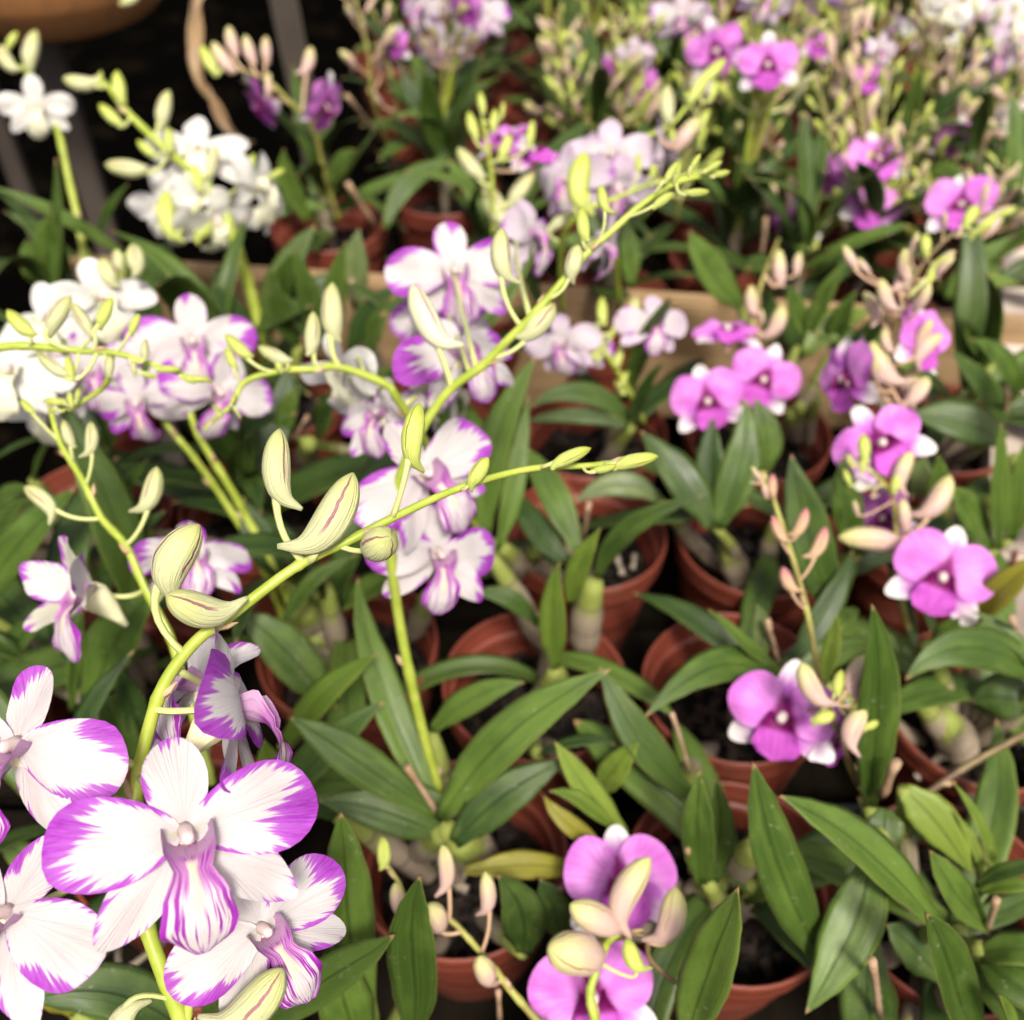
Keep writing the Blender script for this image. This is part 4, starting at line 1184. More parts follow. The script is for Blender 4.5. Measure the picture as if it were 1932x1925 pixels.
# ================================================================== flower spikes, buds and blooms
def put_buds(sp, k, rows, z=None, pl=None):
    """rows: base x y, tip x y, material, shape, spur side, node x y or None, fatness, nearer by"""
    pl = pl or sp.plant
    for row in rows:
        x0, y0, x1, y1, mk, sh, side = row[:7]
        node = row[7] if len(row) > 7 else None
        fat = row[8] if len(row) > 8 else 1.0
        dz = row[9] if len(row) > 9 else 0.0
        a, b = cc(k, x0, y0), cc(k, x1, y1)
        nd = cc(k, *node) if node else None
        ref = nd or a
        i = min(range(len(sp.px)), key=lambda i: (sp.px[i][0] - ref[0]) ** 2 + (sp.px[i][1] - ref[1]) ** 2)
        zz = z or sp.px[i][2]
        pl.bud(pz(*a, zz - .004), pz(*b, zz - .004 - dz), mk, sh, side, sp, nd, fat)

def bloom(key, kind, x, y, z, yaw, pitch, roll, size, sp=None, node=None, v=None):
    P = pz(x, y, z)
    PLANTS[key].flower(kind, P, yaw, pitch, roll, size, node, v, sp)

B, BS, BP, BR = 'bud', 'bud_small', 'bud_pink', 'bud_rose'
# ---- the long arching spike in front
h = PLANTS['hero']
hs = h.spike([(352, 2080, .30), (350, 1960, .288), (312, 1850, .286), (272, 1730, .288), (256, 1600, .292), (258, 1480, .295), (278, 1385, .297), (310, 1290, .298), (370, 1210, .300),
              (440, 1158, .302), (540, 1082, .305), (600, 1047, .308), (650, 1025, .31), (740, 978, .315), (870, 920, .325), (1000, 885, .335), (1120, 878, .34), (1235, 862, .345)], .0024, .0009, 'stem', bracts=9, seg=12)
hs2 = h.spike([(362, 1990, .288), (352, 1925, .287), (372, 1850, .288), (400, 1815, .290)], .0015, .0012, 'stem')
put_buds(hs, 'D', [
    (1530, 870, 1522, 488, B, 'long', 1, (1640, 1200)), (1720, 1150, 1962, 742, B, 'long', -1, (1690, 1215), 1.08),
    (890, 1350, 1075, 1005, B, 'long', 1, (1005, 1750), 1.35), (1225, 1520, 905, 1420, B, 'long', 1, (1180, 1600), 1.3, .012)])
put_buds(hs, 'E', [
    (385, 660, 428, 345, BS, 'long', 1, (300, 935), .95), (715, 800, 815, 645, BS, 'fat', 1, (690, 830), .8), (165, 1160, 275, 1080, B, 'fat', 1, (10, 1140), 1.15, .012),
    (1165, 690, 1378, 592, BS, 'slim', 1, (1100, 705)), (1510, 690, 1750, 636, BS, 'slim', 1, (1480, 715)), (1390, 725, 1525, 690, BS, 'slim', -1, (1330, 725))])
put_buds(hs, 'G', [(1275, 1960, 1572, 1655, B, 'long', -1, (1000, 1960), 1.25), (700, 1850, 600, 2120, B, 'long', -1, (930, 1815), 1.2)], z=.282)
bloom('hero', 'S', 350, 1570, .262, 4, -4, 13, .0335, hs, (261, 1457), 0)
bloom('hero', 'S', 34, 1405, .276, -36, 2, -10, .0305, hs, (258, 1450), 1)
bloom('hero', 'S', 14, 1722, .266, -30, 2, -24, .0295, hs, (256, 1600), 2)
bloom('hero', 'S', 440, 1335, .296, 80, 12, -6, .0360, hs, (293, 1345), 1)
bloom('hero', 'S', 494, 1752, .292, 14, -4, 38, .0275, hs2, None, 2)
bloom('hero', 'S', 372, 1292, .330, -62, 25, 20, .0270, hs, (330, 1262), 0)

# ---- green spike with purple-lined buds
l = PLANTS['left']
ls = l.spike([(400, 1480, .42), (385, 1420, .42), (350, 1300, .42), (320, 1200, .42), (274, 1111, .422), (237, 1029, .425), (192, 978, .43), (161, 916, .432), (137, 875, .435), (113, 834, .44), (99, 786, .442), (94, 765, .444)], .0021, .0012, 'stem', bracts=6)
put_buds(ls, 'D', [
    (300, 940, 138, 800, B, 'long', -1, (545, 1000), 1.05), (805, 930, 872, 700, B, 'long', -1, (690, 1140), 1.1), (500, 620, 505, 450, B, 'long', -1, (470, 800), 1.05),
    (185, 405, 112, 325, BS, 'slim', 1, (320, 560), 1.3), (395, 590, 345, 440, B, 'slim', 1, (410, 680), 1.2)])
bloom('left', 'H', 178, 1122, .42, -62, 14, 10, .0330, ls, (272, 1112), 0)
bloom('left', 'S', 365, 1050, .47, 8, 28, 0, .0270, ls, (300, 1140), 1)

# ---- upright spike from the rosette
m = PLANTS['mid']
ms = m.spike([(838, 1540, .522), (825, 1480, .512), (800, 1390, .495), (772, 1270, .475), (750, 1150, .46), (738, 1050, .45), (742, 950, .445), (775, 850, .435), (840, 745, .425), (910, 690, .42), (960, 640, .415),
              (1010, 590, .412), (1080, 510, .41), (1110, 475, .41), (1150, 440, .41), (1200, 395, .41), (1260, 352, .412), (1310, 335, .415), (1370, 325, .42)], .0026, .0011, 'stem', bracts=9, seg=10)
put_buds(ms, 'B', [
    (895, 1520, 880, 1255, B, 'long', 1, (965, 1775), 1.05), (1265, 1530, 1310, 1345, B, 'fat', 1, (1150, 1660), .85), (1020, 1860, 1180, 1670, B, 'fat', -1, (850, 1960), .85),
    (1460, 1160, 1428, 1015, BS, 'long', 1, (1420, 1320)), (1345, 1325, 1325, 1140, BS, 'slim', 1, (1370, 1400), 1.2), (1720, 1140, 1835, 1060, BS, 'slim', 1, (1600, 1215), 1.1),
    (1785, 1000, 1862, 888, BS, 'slim', 1, (1730, 1080)), (550, 1900, 385, 1570, 'bud_pale', 'long', 1, (590, 2140), .95)])
put_buds(ms, 'C', [(10, 975, 35, 885, BS, 'slim', 1), (90, 930, 145, 845, BS, 'slim', 1), (170, 945, 265, 885, BS, 'slim', 1), (215, 970, 310, 945, BS, 'slim', -1), (60, 1065, 195, 1055, BS, 'slim', -1)])
bloom('mid', 'S', 795, 893, .452, 24, 6, 34, .0365, ms, (748, 930), 0)
bloom('mid', 'S', 826, 1042, .460, 20, -6, -2, .0315, ms, (740, 1010), 1)
bloom('mid', 'S', 722, 780, .50, -42, 15, 10, .0265, ms, (770, 870), 2)
bloom('mid', 'S', 862, 668, .49, 30, 30, 12, .0330, ms, (850, 740), 1)
bloom('mid', 'S', 857, 508, .55, 4, 4, 6, .0365, ms, (900, 700), 0)
bloom('mid', 'S', 835, 585, .575, -6, -10, 16, .0300, ms, (880, 700), 2)
bloom('mid', 'L', 1000, 440, .60, 62, 10, -10, .0290, ms, (1000, 600), 1)
bloom('mid', 'L', 1140, 462, .60, 70, -20, 0, .0240, ms, (1110, 480), 2)

# ---- spike that bends to the left with white blooms
c = PLANTS['C']
cs = c.spike([(960, 1130, .66), (900, 1000, .60), (800, 830, .50), (748, 750, .47), (727, 725, .465), (642, 693, .455), (590, 697, .45), (530, 700, .45), (463, 720, .45), (440, 762, .45), (412, 785, .45), (388, 806, .45)], .0024, .0008, 'stem', bracts=7)
put_buds(cs, 'V', [
    (628, 640, 625, 533, B, 'slim', 1, (645, 693), 1.2), (588, 668, 592, 588, B, 'slim', -1, (600, 697), 1.15), (470, 676, 425, 632, BS, 'slim', 1, (515, 700), 1.2), (443, 696, 426, 655, BS, 'slim', 1, (458, 722), 1.2),
    (545, 685, 486, 655, B, 'slim', 1, (535, 700), 1.2), (436, 765, 444, 742, BS, 'slim', 1), (415, 783, 400, 760, BS, 'slim', 1), (445, 775, 455, 790, BS, 'slim', 1), (395, 800, 384, 815, BS, 'slim', 1), (530, 700, 522, 676, BS, 'fat', 1)])
bloom('C', 'W', 645, 690, .51, -45, -30, 10, .0280, cs, (680, 705), 0)
bloom('C', 'W', 690, 770, .53, -30, -35, 0, .0230, cs, (727, 725), 1)
bloom('C', 'W', 800, 720, .53, -80, -20, 30, .0290, cs, (760, 765), 2)
bloom('C', 'W', 860, 735, .53, 100, -20, 0, .0240, cs, (790, 800), 2)

# ---- left edge: level spike of lime buds, white blooms
k_ = PLANTS['K']
ks = k_.spike([(-170, 980, .62), (-150, 850, .52), (-100, 690, .44), (0, 656, .42), (80, 655, .42), (150, 662, .42), (220, 667, .42), (290, 688, .42), (340, 705, .42), (400, 720, .42)], .0022, .0007, 'stem', bracts=6)
put_buds(ks, 'A', [(260, 1830, 385, 1625, B, 'slim', 1, (400, 1890), 1.2), (175, 1850, 35, 1708, BS, 'slim', 1, (160, 1885), 1.3), (540, 1800, 615, 1635, BS, 'slim', 1, (440, 1895), 1.2), (715, 1840, 765, 1725, BS, 'slim', 1, (640, 1900), 1.25),
                   (510, 1840, 390, 1660, B, 'slim', -1, (520, 1900), 1.0)])
put_buds(ks, 'D', [(365, 205, 205, 78, B, 'slim', 1, (540, 60), 1.1), (395, 215, 370, 85, BS, 'slim', 1, (440, 60), 1.2), (600, 195, 605, 85, B, 'fat', 1, (590, 65), .8), (740, 190, 730, 115, B, 'fat', 1, (700, 90), .8), (795, 110, 800, -5, B, 'slim', 1, (720, 80), 1.3),
                   (870, 165, 995, 160, BS, 'slim', 1, (850, 140), 1.1), (1040, 212, 1160, 220, BS, 'slim', 1), (995, 200, 1080, 242, BS, 'slim', -1), (780, 180, 870, 210, BS, 'slim', -1, (760, 100))])
ks2 = k_.spike([(210, 668, .422), (205, 712, .425), (190, 735, .43), (160, 755, .43), (135, 772, .43), (108, 766, .43)], .0013, .0007, 'stem')
put_buds(ks2, 'D', [(395, 360, 378, 280, BS, 'slim', 1, None, 1.3), (360, 345, 238, 335, BS, 'slim', 1, None, 1.2), (420, 340, 440, 250, BS, 'slim', 1), (330, 390, 260, 380, BS, 'slim', 1)])
kw = k_.spike([(190, 930, .64), (150, 800, .61), (120, 650, .59), (160, 545, .58), (205, 505, .575), (255, 470, .57)], .0022, .0012, 'stem')
put_buds(kw, 'A', [(620, 1570, 560, 1420, B, 'fat', 1), (660, 1480, 640, 1370, B, 'fat', 1), (760, 1500, 730, 1340, B, 'fat', -1)])
bloom('K', 'W', 185, 560, .57, 22, 10, 5, .0310, kw, None, 0)
bloom('K', 'W', 90, 600, .58, -34, 15, 20, .0300, kw, None, 1)
bloom('K', 'W', 20, 695, .52, -15, 5, -10, .0310, kw, None, 2)
bloom('K', 'W', 85, 770, .57, -40, -30, 0, .0270, kw, None, 0)
bloom('K', 'S', 165, 695, .56, 10, -5, 15, .0290, kw, None, 1)

e = PLANTS['E']
e1 = e.spike([(585, 1225, .63), (520, 1080, .61), (470, 985, .60), (440, 930, .59), (385, 840, .58), (362, 790, .575), (345, 720, .575), (350, 640, .58)], .0027, .0016, 'stem', bracts=5)
e2 = e.spike([(560, 1225, .64), (480, 1040, .61), (420, 940, .60), (365, 862, .585), (330, 820, .58), (300, 780, .58), (275, 740, .58)], .0024, .0014, 'stem', bracts=4)
bloom('E', 'S', 362, 640, .565, 4, 0, 2, .0345, e1, (350, 660), 2)
bloom('E', 'S', 410, 735, .57, 20, -12, -15, .0320, e1, (350, 700), 0)
bloom('E', 'S', 260, 752, .56, -14, -24, 10, .0290, e2, (300, 780), 1)

# ---- white heads
w1 = PLANTS['w1']
w1s = w1.spike([(510, 760, .81), (492, 630, .79), (465, 525, .775), (438, 440, .76), (420, 395, .755), (385, 345, .745), (330, 295, .735), (300, 270, .73), (258, 230, .73), (230, 200, .73), (205, 165, .73), (190, 150, .73), (168, 152, .73)], .0048, .0010, 'stem', bracts=5)
put_buds(w1s, 'A', [
    (665, 560, 640, 390, BS, 'slim', 1, None, 1.3), (660, 690, 545, 575, BS, 'slim', 1, None, 1.2), (880, 690, 925, 495, B, 'slim', 1, (850, 800), 1.25), (800, 945, 578, 908, B, 'slim', 1, (900, 880), 1.3), (850, 860, 755, 775, BS, 'slim', 1, None, 1.2),
    (520, 470, 345, 440, B, 'long', 1, (540, 490), 1.2), (935, 830, 925, 700, BS, 'slim', 1, (880, 830), 1.2), (1150, 960, 1190, 800, B, 'slim', 1, (1080, 1000), 1.2), (1095, 1050, 1070, 900, BS, 'slim', 1, (1080, 1010), 1.2), (930, 1290, 905, 1050, BS, 'long', 1, (1120, 1060), 1.0),
    (1080, 1310, 1190, 1180, BS, 'fat', 1, (1230, 1230), .8), (1380, 930, 1395, 845, BS, 'slim', 1, (1190, 1150), 1.2), (1480, 975, 1568, 930, BS, 'slim', 1, (1200, 1170), 1.1), (545, 480, 555, 390, BS, 'slim', 1)])
for (x, y, yaw, pit, rol, sz, v) in [(374, 280, -4, 26, 0, .0370, 0), (316, 380, -30, -10, 14, .0360, 1), (490, 350, 60, 2, -30, .0370, 2), (408, 410, 24, -40, 0, .0340, 0)]:
    bloom('w1', 'W', x, y, .752, yaw, pit, rol, sz, w1s, None, v)
w3 = PLANTS['w3']
w3s = w3.spike([(172, 640, .87), (155, 460, .86), (130, 340, .86), (110, 250, .86), (88, 208, .86), (55, 140, .85), (10, 118, .85), (-40, 100, .85)], .0032, .0012, 'stem', bracts=3)
put_buds(w3s, 'A', [(150, 370, 195, 165, B, 'slim', 1, None, 1.3), (40, 260, 95, 175, BS, 'slim', 1, None, 1.3), (70, 390, -10, 250, B, 'long', 1, None, 1.1)])
bloom('w3', 'W', 66, 196, .845, -4, -4, 0, .0310, w3s, (100, 230), 1)

# ---- pink stalks before the dark gap
b6 = PLANTS['b6']
b6s = b6.spike([(640, 420, .97), (612, 325, .93), (590, 240, .90), (548, 195, .88), (500, 150, .87), (430, 125, .86), (395, 108, .86)], .0022, .0010, 'stem_olive')
put_buds(b6s, 'A', [(1275, 400, 1165, 235, BP, 'slim', 1, None, 1.2), (1290, 300, 1255, 145, BP, 'slim', 1, (1330, 410), 1.3), (1390, 350, 1345, 195, BP, 'slim', 1, (1440, 420), 1.2), (1465, 340, 1460, 200, BP, 'slim', 1, (1480, 430), 1.2), (1185, 410, 1105, 250, BS, 'slim', 1, None, 1.1), (1680, 400, 1715, 260, BP, 'long', -1, (1690, 620), 1.1), (1470, 520, 1480, 400, BP, 'slim', 1)])
bloom('b6', 'M', 610, 200, .88, 58, -22, -10, .0290, b6s, (600, 270), 0)
bloom('b6', 'M', 495, 195, .89, -70, -30, 20, .0280, b6s, (560, 205), 1)

# ---- pale lilac heads behind
b1 = PLANTS['b1']
b1s = b1.spike([(1170, 600, .82), (1160, 480, .74), (1150, 400, .71), (1140, 330, .70), (1155, 285, .70), (1205, 262, .70), (1260, 240, .70), (1300, 195, .70), (1325, 160, .70)], .0022, .0010, 'stem')
b1t = b1.spike([(1060, 600, .74), (1060, 460, .65), (1100, 400, .62), (1160, 375, .62), (1220, 350, .62), (1300, 330, .62), (1355, 318, .62)], .0020, .0008, 'stem')
put_buds(b1s, 'V', [(1275, 280, 1318, 222, BP, 'slim', 1, (1240, 255), 1.3), (1258, 230, 1258, 160, B, 'slim', 1, None, 1.3), (1300, 190, 1345, 130, BS, 'slim', 1), (1320, 160, 1370, 110, BS, 'slim', 1), (1340, 190, 1350, 150, BS, 'slim', 1)])
put_buds(b1t, 'V', [(1087, 385, 1101, 286, BS, 'long', 1, (1090, 410), 1.1), (1204, 325, 1204, 290, BS, 'slim', 1, (1190, 360), 1.2), (1228, 335, 1238, 308, BS, 'slim', 1, (1220, 350), 1.2), (1036, 432, 1084, 400, B, 'slim', 1, (1000, 445), 1.2), (1105, 395, 1110, 360, BS, 'slim', 1), (1270, 330, 1285, 300, BS, 'slim', 1)])
for (x, y, z, yaw, pit, rol, sz, v) in [(1150, 290, .70, 0, 12, 0, .0320, 0), (1075, 335, .69, -34, 0, 10, .0310, 1), (1252, 275, .71, 80, 10, 0, .0290, 2), (1165, 350, .69, 12, -30, -8, .0300, 1), (1118, 300, .72, -30, 25, 20, .0290, 2)]:
    bloom('b1', 'L', x, y, z, yaw, pit, rol, sz, b1s, None, v)
b2 = PLANTS['b2']
b2s = b2.spike([(935, 590, .80), (930, 400, .73), (926, 320, .71), (915, 250, .70), (905, 195, .70)], .0020, .0009, 'stem')
put_buds(b2s, 'B', [(745, 760, 705, 615, BS, 'slim', 1, (820, 830), 1.2), (785, 620, 770, 505, BS, 'slim', 1, None, 1.2), (840, 720, 855, 600, BS, 'slim', 1, None, 1.2), (775, 985, 645, 815, B, 'slim', 1, (830, 1010), 1.25), (930, 1130, 1065, 950, B, 'slim', 1, (840, 1150), 1.2), (930, 1250, 785, 1020, B, 'long', 1, (860, 1280), 1.1), (890, 640, 900, 560, BS, 'slim', 1),
                    (880, 880, 940, 740, BS, 'slim', 1, (840, 890), 1.2), (1040, 800, 1060, 660, BS, 'slim', 1, (850, 900), 1.0), (980, 930, 990, 870, BP, 'slim', 1)])
bloom('b2', 'M', 958, 265, .73, -60, 60, 30, .0240, b2s, None, 0)
bloom('b2', 'M', 1002, 292, .73, 30, 70, 0, .0260, b2s, None, 1)

# ---- lilac-white pair before the board
L_ = PLANTS['L']
Ls = L_.spike([(1215, 800, .74), (1190, 745, .70), (1165, 700, .68), (1140, 660, .665), (1125, 610, .66)], .0022, .0012, 'stem')
put_buds(Ls, 'V', [(1136, 612, 1135, 560, BS, 'slim', 1, None, 1.25), (1178, 650, 1200, 560, B, 'slim', 1, (1155, 690), 1.1), (1110, 668, 1090, 630, BS, 'slim', 1), (1125, 680, 1118, 640, BS, 'slim', 1), (1165, 690, 1175, 650, BS, 'slim', 1), (1150, 640, 1160, 615, BS, 'slim', 1), (1170, 730, 1185, 700, BS, 'slim', 1), (1175, 745, 1160, 715, BS, 'slim', 1)])
bloom('L', 'L', 1062, 645, .66, -20, -10, 10, .0250, Ls, None, 0)
bloom('L', 'L', 1232, 608, .66, 24, 8, -6, .0250, Ls, None, 1)
bloom('L', 'L', 1095, 655, .67, 5, -25, 0, .0220, Ls, None, 2)

# ---- lilac round blooms
P_ = PLANTS['P']
Ps = P_.spike([(1455, 870, .77), (1440, 790, .74), (1415, 700, .715), (1415, 640, .71), (1430, 560, .71), (1445, 510, .71), (1470, 450, .72)], .0020, .0010, 'stem_olive')
put_buds(Ps, 'C', [(430, 1720, 420, 1570, BP, 'long', 1, None, 1.1), (535, 1850, 605, 1685, BP, 'long', -1, (440, 1800), 1.2), (580, 1570, 575, 1370, BP, 'slim', 1, (500, 1500), 1.2), (670, 1510, 690, 1385, BP, 'slim', 1, (530, 1480), 1.3), (490, 1770, 480, 1700, BP, 'slim', 1)])
bloom('P', 'M', 1336, 757, .68, -6, 4, 14, .0262, Ps, (1412, 700), 0)
bloom('P', 'M', 1440, 716, .68, 8, 2, -24, .0255, Ps, (1415, 690), 1)
bloom('P', 'M', 1372, 628, .71, 10, 66, 0, .0250, Ps, (1416, 640), 2)
S_ = PLANTS['S']
Ss = S_.spike([(1715, 1000, .68), (1695, 900, .645), (1687, 790, .615), (1689, 640, .60), (1715, 560, .595), (1740, 500, .59), (1800, 440, .59), (1880, 395, .59)], .0017, .0009, 'stem_brown')
put_buds(Ss, 'C', [
    (1190, 1700, 1130, 1535, BP, 'long', 1, None, 1.1), (1240, 1590, 1275, 1430, BP, 'long', -1, (1290, 1700), 1.2), (1385, 1400, 1380, 1285, BS, 'fat', 1, (1400, 1460), .9), (1390, 1545, 1510, 1400, BS, 'slim', 1, (1330, 1640), 1.2),
    (1670, 1275, 1775, 1180, BS, 'slim', 1, None, 1.2), (1780, 1185, 1885, 1145, BS, 'slim', 1, None, 1.1), (1600, 1240, 1665, 1130, BS, 'fat', 1, None, .9), (1000, 1480, 930, 1350, BP, 'slim', 1, (1080, 1560), 1.2), (1070, 1500, 1010, 1420, BP, 'slim', 1, (1090, 1570), 1.2), (1560, 1300, 1590, 1230, BP, 'slim', 1)])
put_buds(Ss, 'F', [(1190, 240, 1075, 15, BP, 'long', 1, (1210, 260), 1.2), (1330, 100, 1470, -40, BP, 'long', 1, (1240, 130), 1.0), (1290, 350, 1400, 205, BP, 'fat', -1, (1220, 320), .9), (1180, 60, 1150, -60, BP, 'long', 1, (1240, 90), 1.1)])
autobuds(S_, Ss, .28, .92, 13, .0205, BP, random.Random(5))
bloom('S', 'M', 1600, 716, .61, -56, 6, 10, .0270, Ss, (1687, 760), 0)
bloom('S', 'M', 1735, 640, .61, 60, 14, -10, .0270, Ss, (1690, 680), 1)
bloom('S', 'M', 1662, 838, .585, 6, 22, 30, .0285, Ss, (1690, 800), 2)
bloom('S', 'M', 1640, 700, .63, -75, -20, 0, .0240, Ss, (1688, 720), 2)
G_ = PLANTS['G']
Gs = G_.spike([(1760, 1330, .64), (1725, 1220, .61), (1700, 1130, .595), (1692, 1060, .585), (1690, 980, .58), (1680, 930, .575), (1645, 890, .57), (1615, 862, .57)], .0018, .0009, 'stem_olive')
put_buds(Gs, 'F', [
    (1240, 1120, 905, 1075, BP, 'long', -1, (1230, 1180), .95), (1390, 970, 1530, 750, BP, 'long', -1, (1230, 1080), 1.1), (1275, 1040, 1255, 870, BP, 'fat', 1, (1220, 1000), .7), (1050, 660, 1040, 515, BS, 'fat', 1, (1050, 760), .8), (1030, 730, 1042, 640, BS, 'slim', 1, None, 1.2),
    (985, 700, 950, 625, BS, 'slim', 1, None, 1.3), (965, 790, 935, 710, BS, 'slim', 1, (1050, 900), 1.3), (1225, 800, 1300, 610, BP, 'long', 1, (1190, 870), 1.1), (1205, 830, 1255, 705, BS, 'fat', 1, (1190, 850), .8), (1090, 870, 1130, 850, BP, 'slim', 1), (1010, 960, 990, 880, BP, 'slim', 1, (1080, 920), 1.1)])
bloom('G', 'M', 1778, 1088, .555, 6, 0, -22, .0295, Gs, (1697, 1100), 0)
bloom('G', 'M', 1672, 975, .60, -40, -10, 10, .0230, Gs, (1690, 1000), 1)
R_ = PLANTS['R']
Rs = R_.spike([(1660, 1545, .525), (1610, 1460, .515), (1575, 1370, .505), (1545, 1270, .50), (1530, 1190, .50), (1512, 1110, .50), (1485, 1020, .50), (1465, 960, .50), (1450, 915, .50), (1432, 890, .50)], .0017, .0011, 'stem_olive', bracts=5)
put_buds(Rs, 'F', [
    (595, 1100, 538, 965, BR, 'long', 1, (640, 1210), .95), (675, 1070, 735, 925, BR, 'long', -1, (630, 1095), 1.0), (770, 1190, 840, 1030, BR, 'long', -1, (710, 1330), 1.0), (650, 1380, 590, 1250, BR, 'long', 1, (725, 1475), 1.2), (505, 860, 492, 775, BP, 'slim', 1, None, 1.3), (540, 860, 540, 735, BR, 'slim', 1, None, 1.3),
    (480, 775, 425, 695, BP, 'slim', 1, None, 1.0), (460, 790, 415, 785, BP, 'slim', 1)])
Rs2 = R_.spike([(1620, 1480, .50), (1590, 1400, .475), (1566, 1335, .465), (1575, 1325, .463), (1592, 1347, .462), (1628, 1385, .46)], .0013, .0008, 'stem_brown')
put_buds(Rs2, 'I', [
    (800, 180, 690, -40, BP, 'long', 1, (850, 150), 1.2), (890, 130, 920, -5, BS, 'slim', 1, (870, 170), 1.4), (960, 110, 1040, -90, BP, 'long', 1, (890, 180), 1.1), (770, 280, 885, 235, BS, 'fat', 1, (860, 190), 1.0), (1050, 320, 1125, 280, BS, 'fat', 1, None, .9), (950, 355, 985, 325, BS, 'fat', 1), (950, 400, 1040, 200, BP, 'long', 1, (960, 290), 1.3), (1010, 170, 1080, 30, BP, 'long', 1, (900, 190), 1.1)])
bloom('R', 'M', 1478, 1352, .495, -12, -2, -14, .0290, Rs2, (1566, 1335), 1)
bloom('R', 'M', 1575, 1390, .50, 70, -20, 0, .0200, Rs2, (1580, 1370), 2)
R_.spike([(1690, 1548, .525), (1715, 1525, .522), (1780, 1475, .52), (1850, 1430, .52), (1932, 1385, .52), (2010, 1330, .53)], .0019, .0017, 'stem_brown', bracts=4)
F_ = PLANTS['front']
Fs = F_.spike([(1150, 2100, .42), (1125, 1940, .40), (1113, 1880, .40), (1122, 1840, .402), (1138, 1795, .405), (1152, 1772, .41), (1178, 1758, .412)], .0019, .0014, 'stem', bracts=3)
Fs2 = F_.spike([(1165, 1762, .412), (1200, 1762, .411), (1221, 1775, .41), (1225, 1808, .41), (1258, 1842, .41), (1284, 1858, .41), (1300, 1862, .41)], .0012, .0009, 'stem_brown', bracts=4)
put_buds(Fs, 'H', [(1420, 1580, 1150, 1530, BP, 'fat', 1, (1440, 1510), 1.0, .016), (1520, 1420, 1265, 1290, BP, 'fat', 1, (1560, 1440), .85, .008), (1510, 1350, 1690, 1020, BP, 'long', 1, (1560, 1440), 1.05), (1640, 1650, 1570, 1480, BS, 'long', 1, (1450, 1620), 1.3)])
put_buds(Fs2, 'H', [(1790, 1480, 1860, 1195, BP, 'long', -1, (1700, 1480), 1.25)])
put_buds(Fs2, 'I', [(60, 1750, 180, 1690, BS, 'fat', 1, (0, 1745), 1.0)])
bloom('front', 'M', 1172, 1668, .452, 4, 16, 4, .0275, Fs, (1160, 1765), 0)
bloom('front', 'M', 1118, 1880, .430, 2, -2, 8, .0285, Fs, (1120, 1850), 1)
Fg = F_.spike([(1080, 2080, .43), (1040, 1960, .42), (1010, 1922, .42), (965, 1870, .42), (930, 1825, .42), (885, 1772, .42), (847, 1735, .42), (800, 1722, .42), (770, 1705, .42), (752, 1665, .42), (731, 1632, .42)], .0018, .0008, 'stem_olive', bracts=5)
put_buds(Fg, 'H', [
    (815, 1320, 805, 1108, BP, 'long', -1, (815, 1500), 1.05), (590, 1190, 572, 958, BP, 'long', -1, (600, 1370), .95), (550, 1420, 490, 1290, BP, 'fat', 1, (650, 1450), 1.1, .008), (825, 1720, 765, 1575, BP, 'fat', 1, (895, 1690), .95, .006), (320, 1335, 305, 1165, BP, 'fat', 1, (340, 1310), .75), (245, 1085, 235, 915, BS, 'slim', -1, None, 1.4)])

# ---- far blooms
b3 = PLANTS['b3']
rs = random.Random(11)
b3s = b3.spike([(1625, 600, .98), (1630, 480, .92), (1633, 360, .88), (1628, 250, .86), (1612, 120, .86), (1600, 30, .86)], .0020, .0009, 'stem_olive')
autobuds(b3, b3s, .25, .98, 20, .022, BP, rs, ('long', 'slim'), False)
for (x, y, z, yaw, pit, rol, sz) in [(1560, 325, .87, -40, -10, 0, .024), (1655, 302, .86, 20, 30, 10, .0265), (1645, 392, .87, 10, 10, -20, .026), (1500, 425, .88, -30, -20, 0, .0230), (1640, 150, .95, 0, 20, 0, .018)]:
    bloom('b3' if x != 1500 else 'b11', 'M', x, y, z, yaw, pit, rol, sz, b3s if x != 1500 else None, None)
b11 = PLANTS['b11']
b11s = b11.spike([(1510, 600, .93), (1500, 500, .90), (1490, 430, .89), (1480, 390, .88)], .0018, .0010, 'stem_olive')
put_buds(b11s, 'C', [(540, 1160, 520, 960, BP, 'long', 1, None, 1.0), (650, 1130, 645, 960, BP, 'long', -1, None, 1.0), (770, 1360, 770, 1220, BS, 'slim', 1, (640, 1350), 1.3), (900, 1150, 910, 980, BS, 'slim', 1, (680, 1340), 1.3)])
b4 = PLANTS['b4']
b4s = b4.spike([(1800, 560, .80), (1830, 470, .79), (1850, 400, .79), (1880, 330, .80)], .0018, .0009, 'stem_olive')
autobuds(b4, b4s, .4, 1, 7, .022, BP, rs)
bloom('b4', 'M', 1815, 388, .80, -10, 25, 10, .0290, b4s)
b10 = PLANTS['b10']
b10s = b10.spike([(1790, 440, 1.02), (1775, 330, .98), (1790, 220, .96), (1830, 140, .95), (1850, 80, .95)], .0018, .0009, 'stem_olive')
autobuds(b10, b10s, .3, 1, 9, .022, BP, rs)
bloom('b10', 'M', 1802, 262, .95, 30, -30, 0, .0230, b10s)
b5 = PLANTS['b5']
b5s = b5.spike([(1350, 330, 1.10), (1335, 220, 1.04), (1330, 130, 1.02), (1360, 50, 1.02), (1390, -20, 1.02)], .0020, .0010, 'stem_olive')
autobuds(b5, b5s, .35, 1, 11, .024, BP, rs)
bloom('b5', 'M', 1350, 95, .98, 12, -8, 20, .0300, b5s)
b8 = PLANTS['b8']
b8s = b8.spike([(1270, 260, 1.18), (1265, 150, 1.12), (1270, 60, 1.1), (1275, 0, 1.1)], .0020, .0010, 'stem_olive')
autobuds(b8, b8s, .2, .9, 7, .024, BP, rs)
bloom('b8', 'L', 1285, 28, 1.08, 10, 0, 0, .033, b8s)
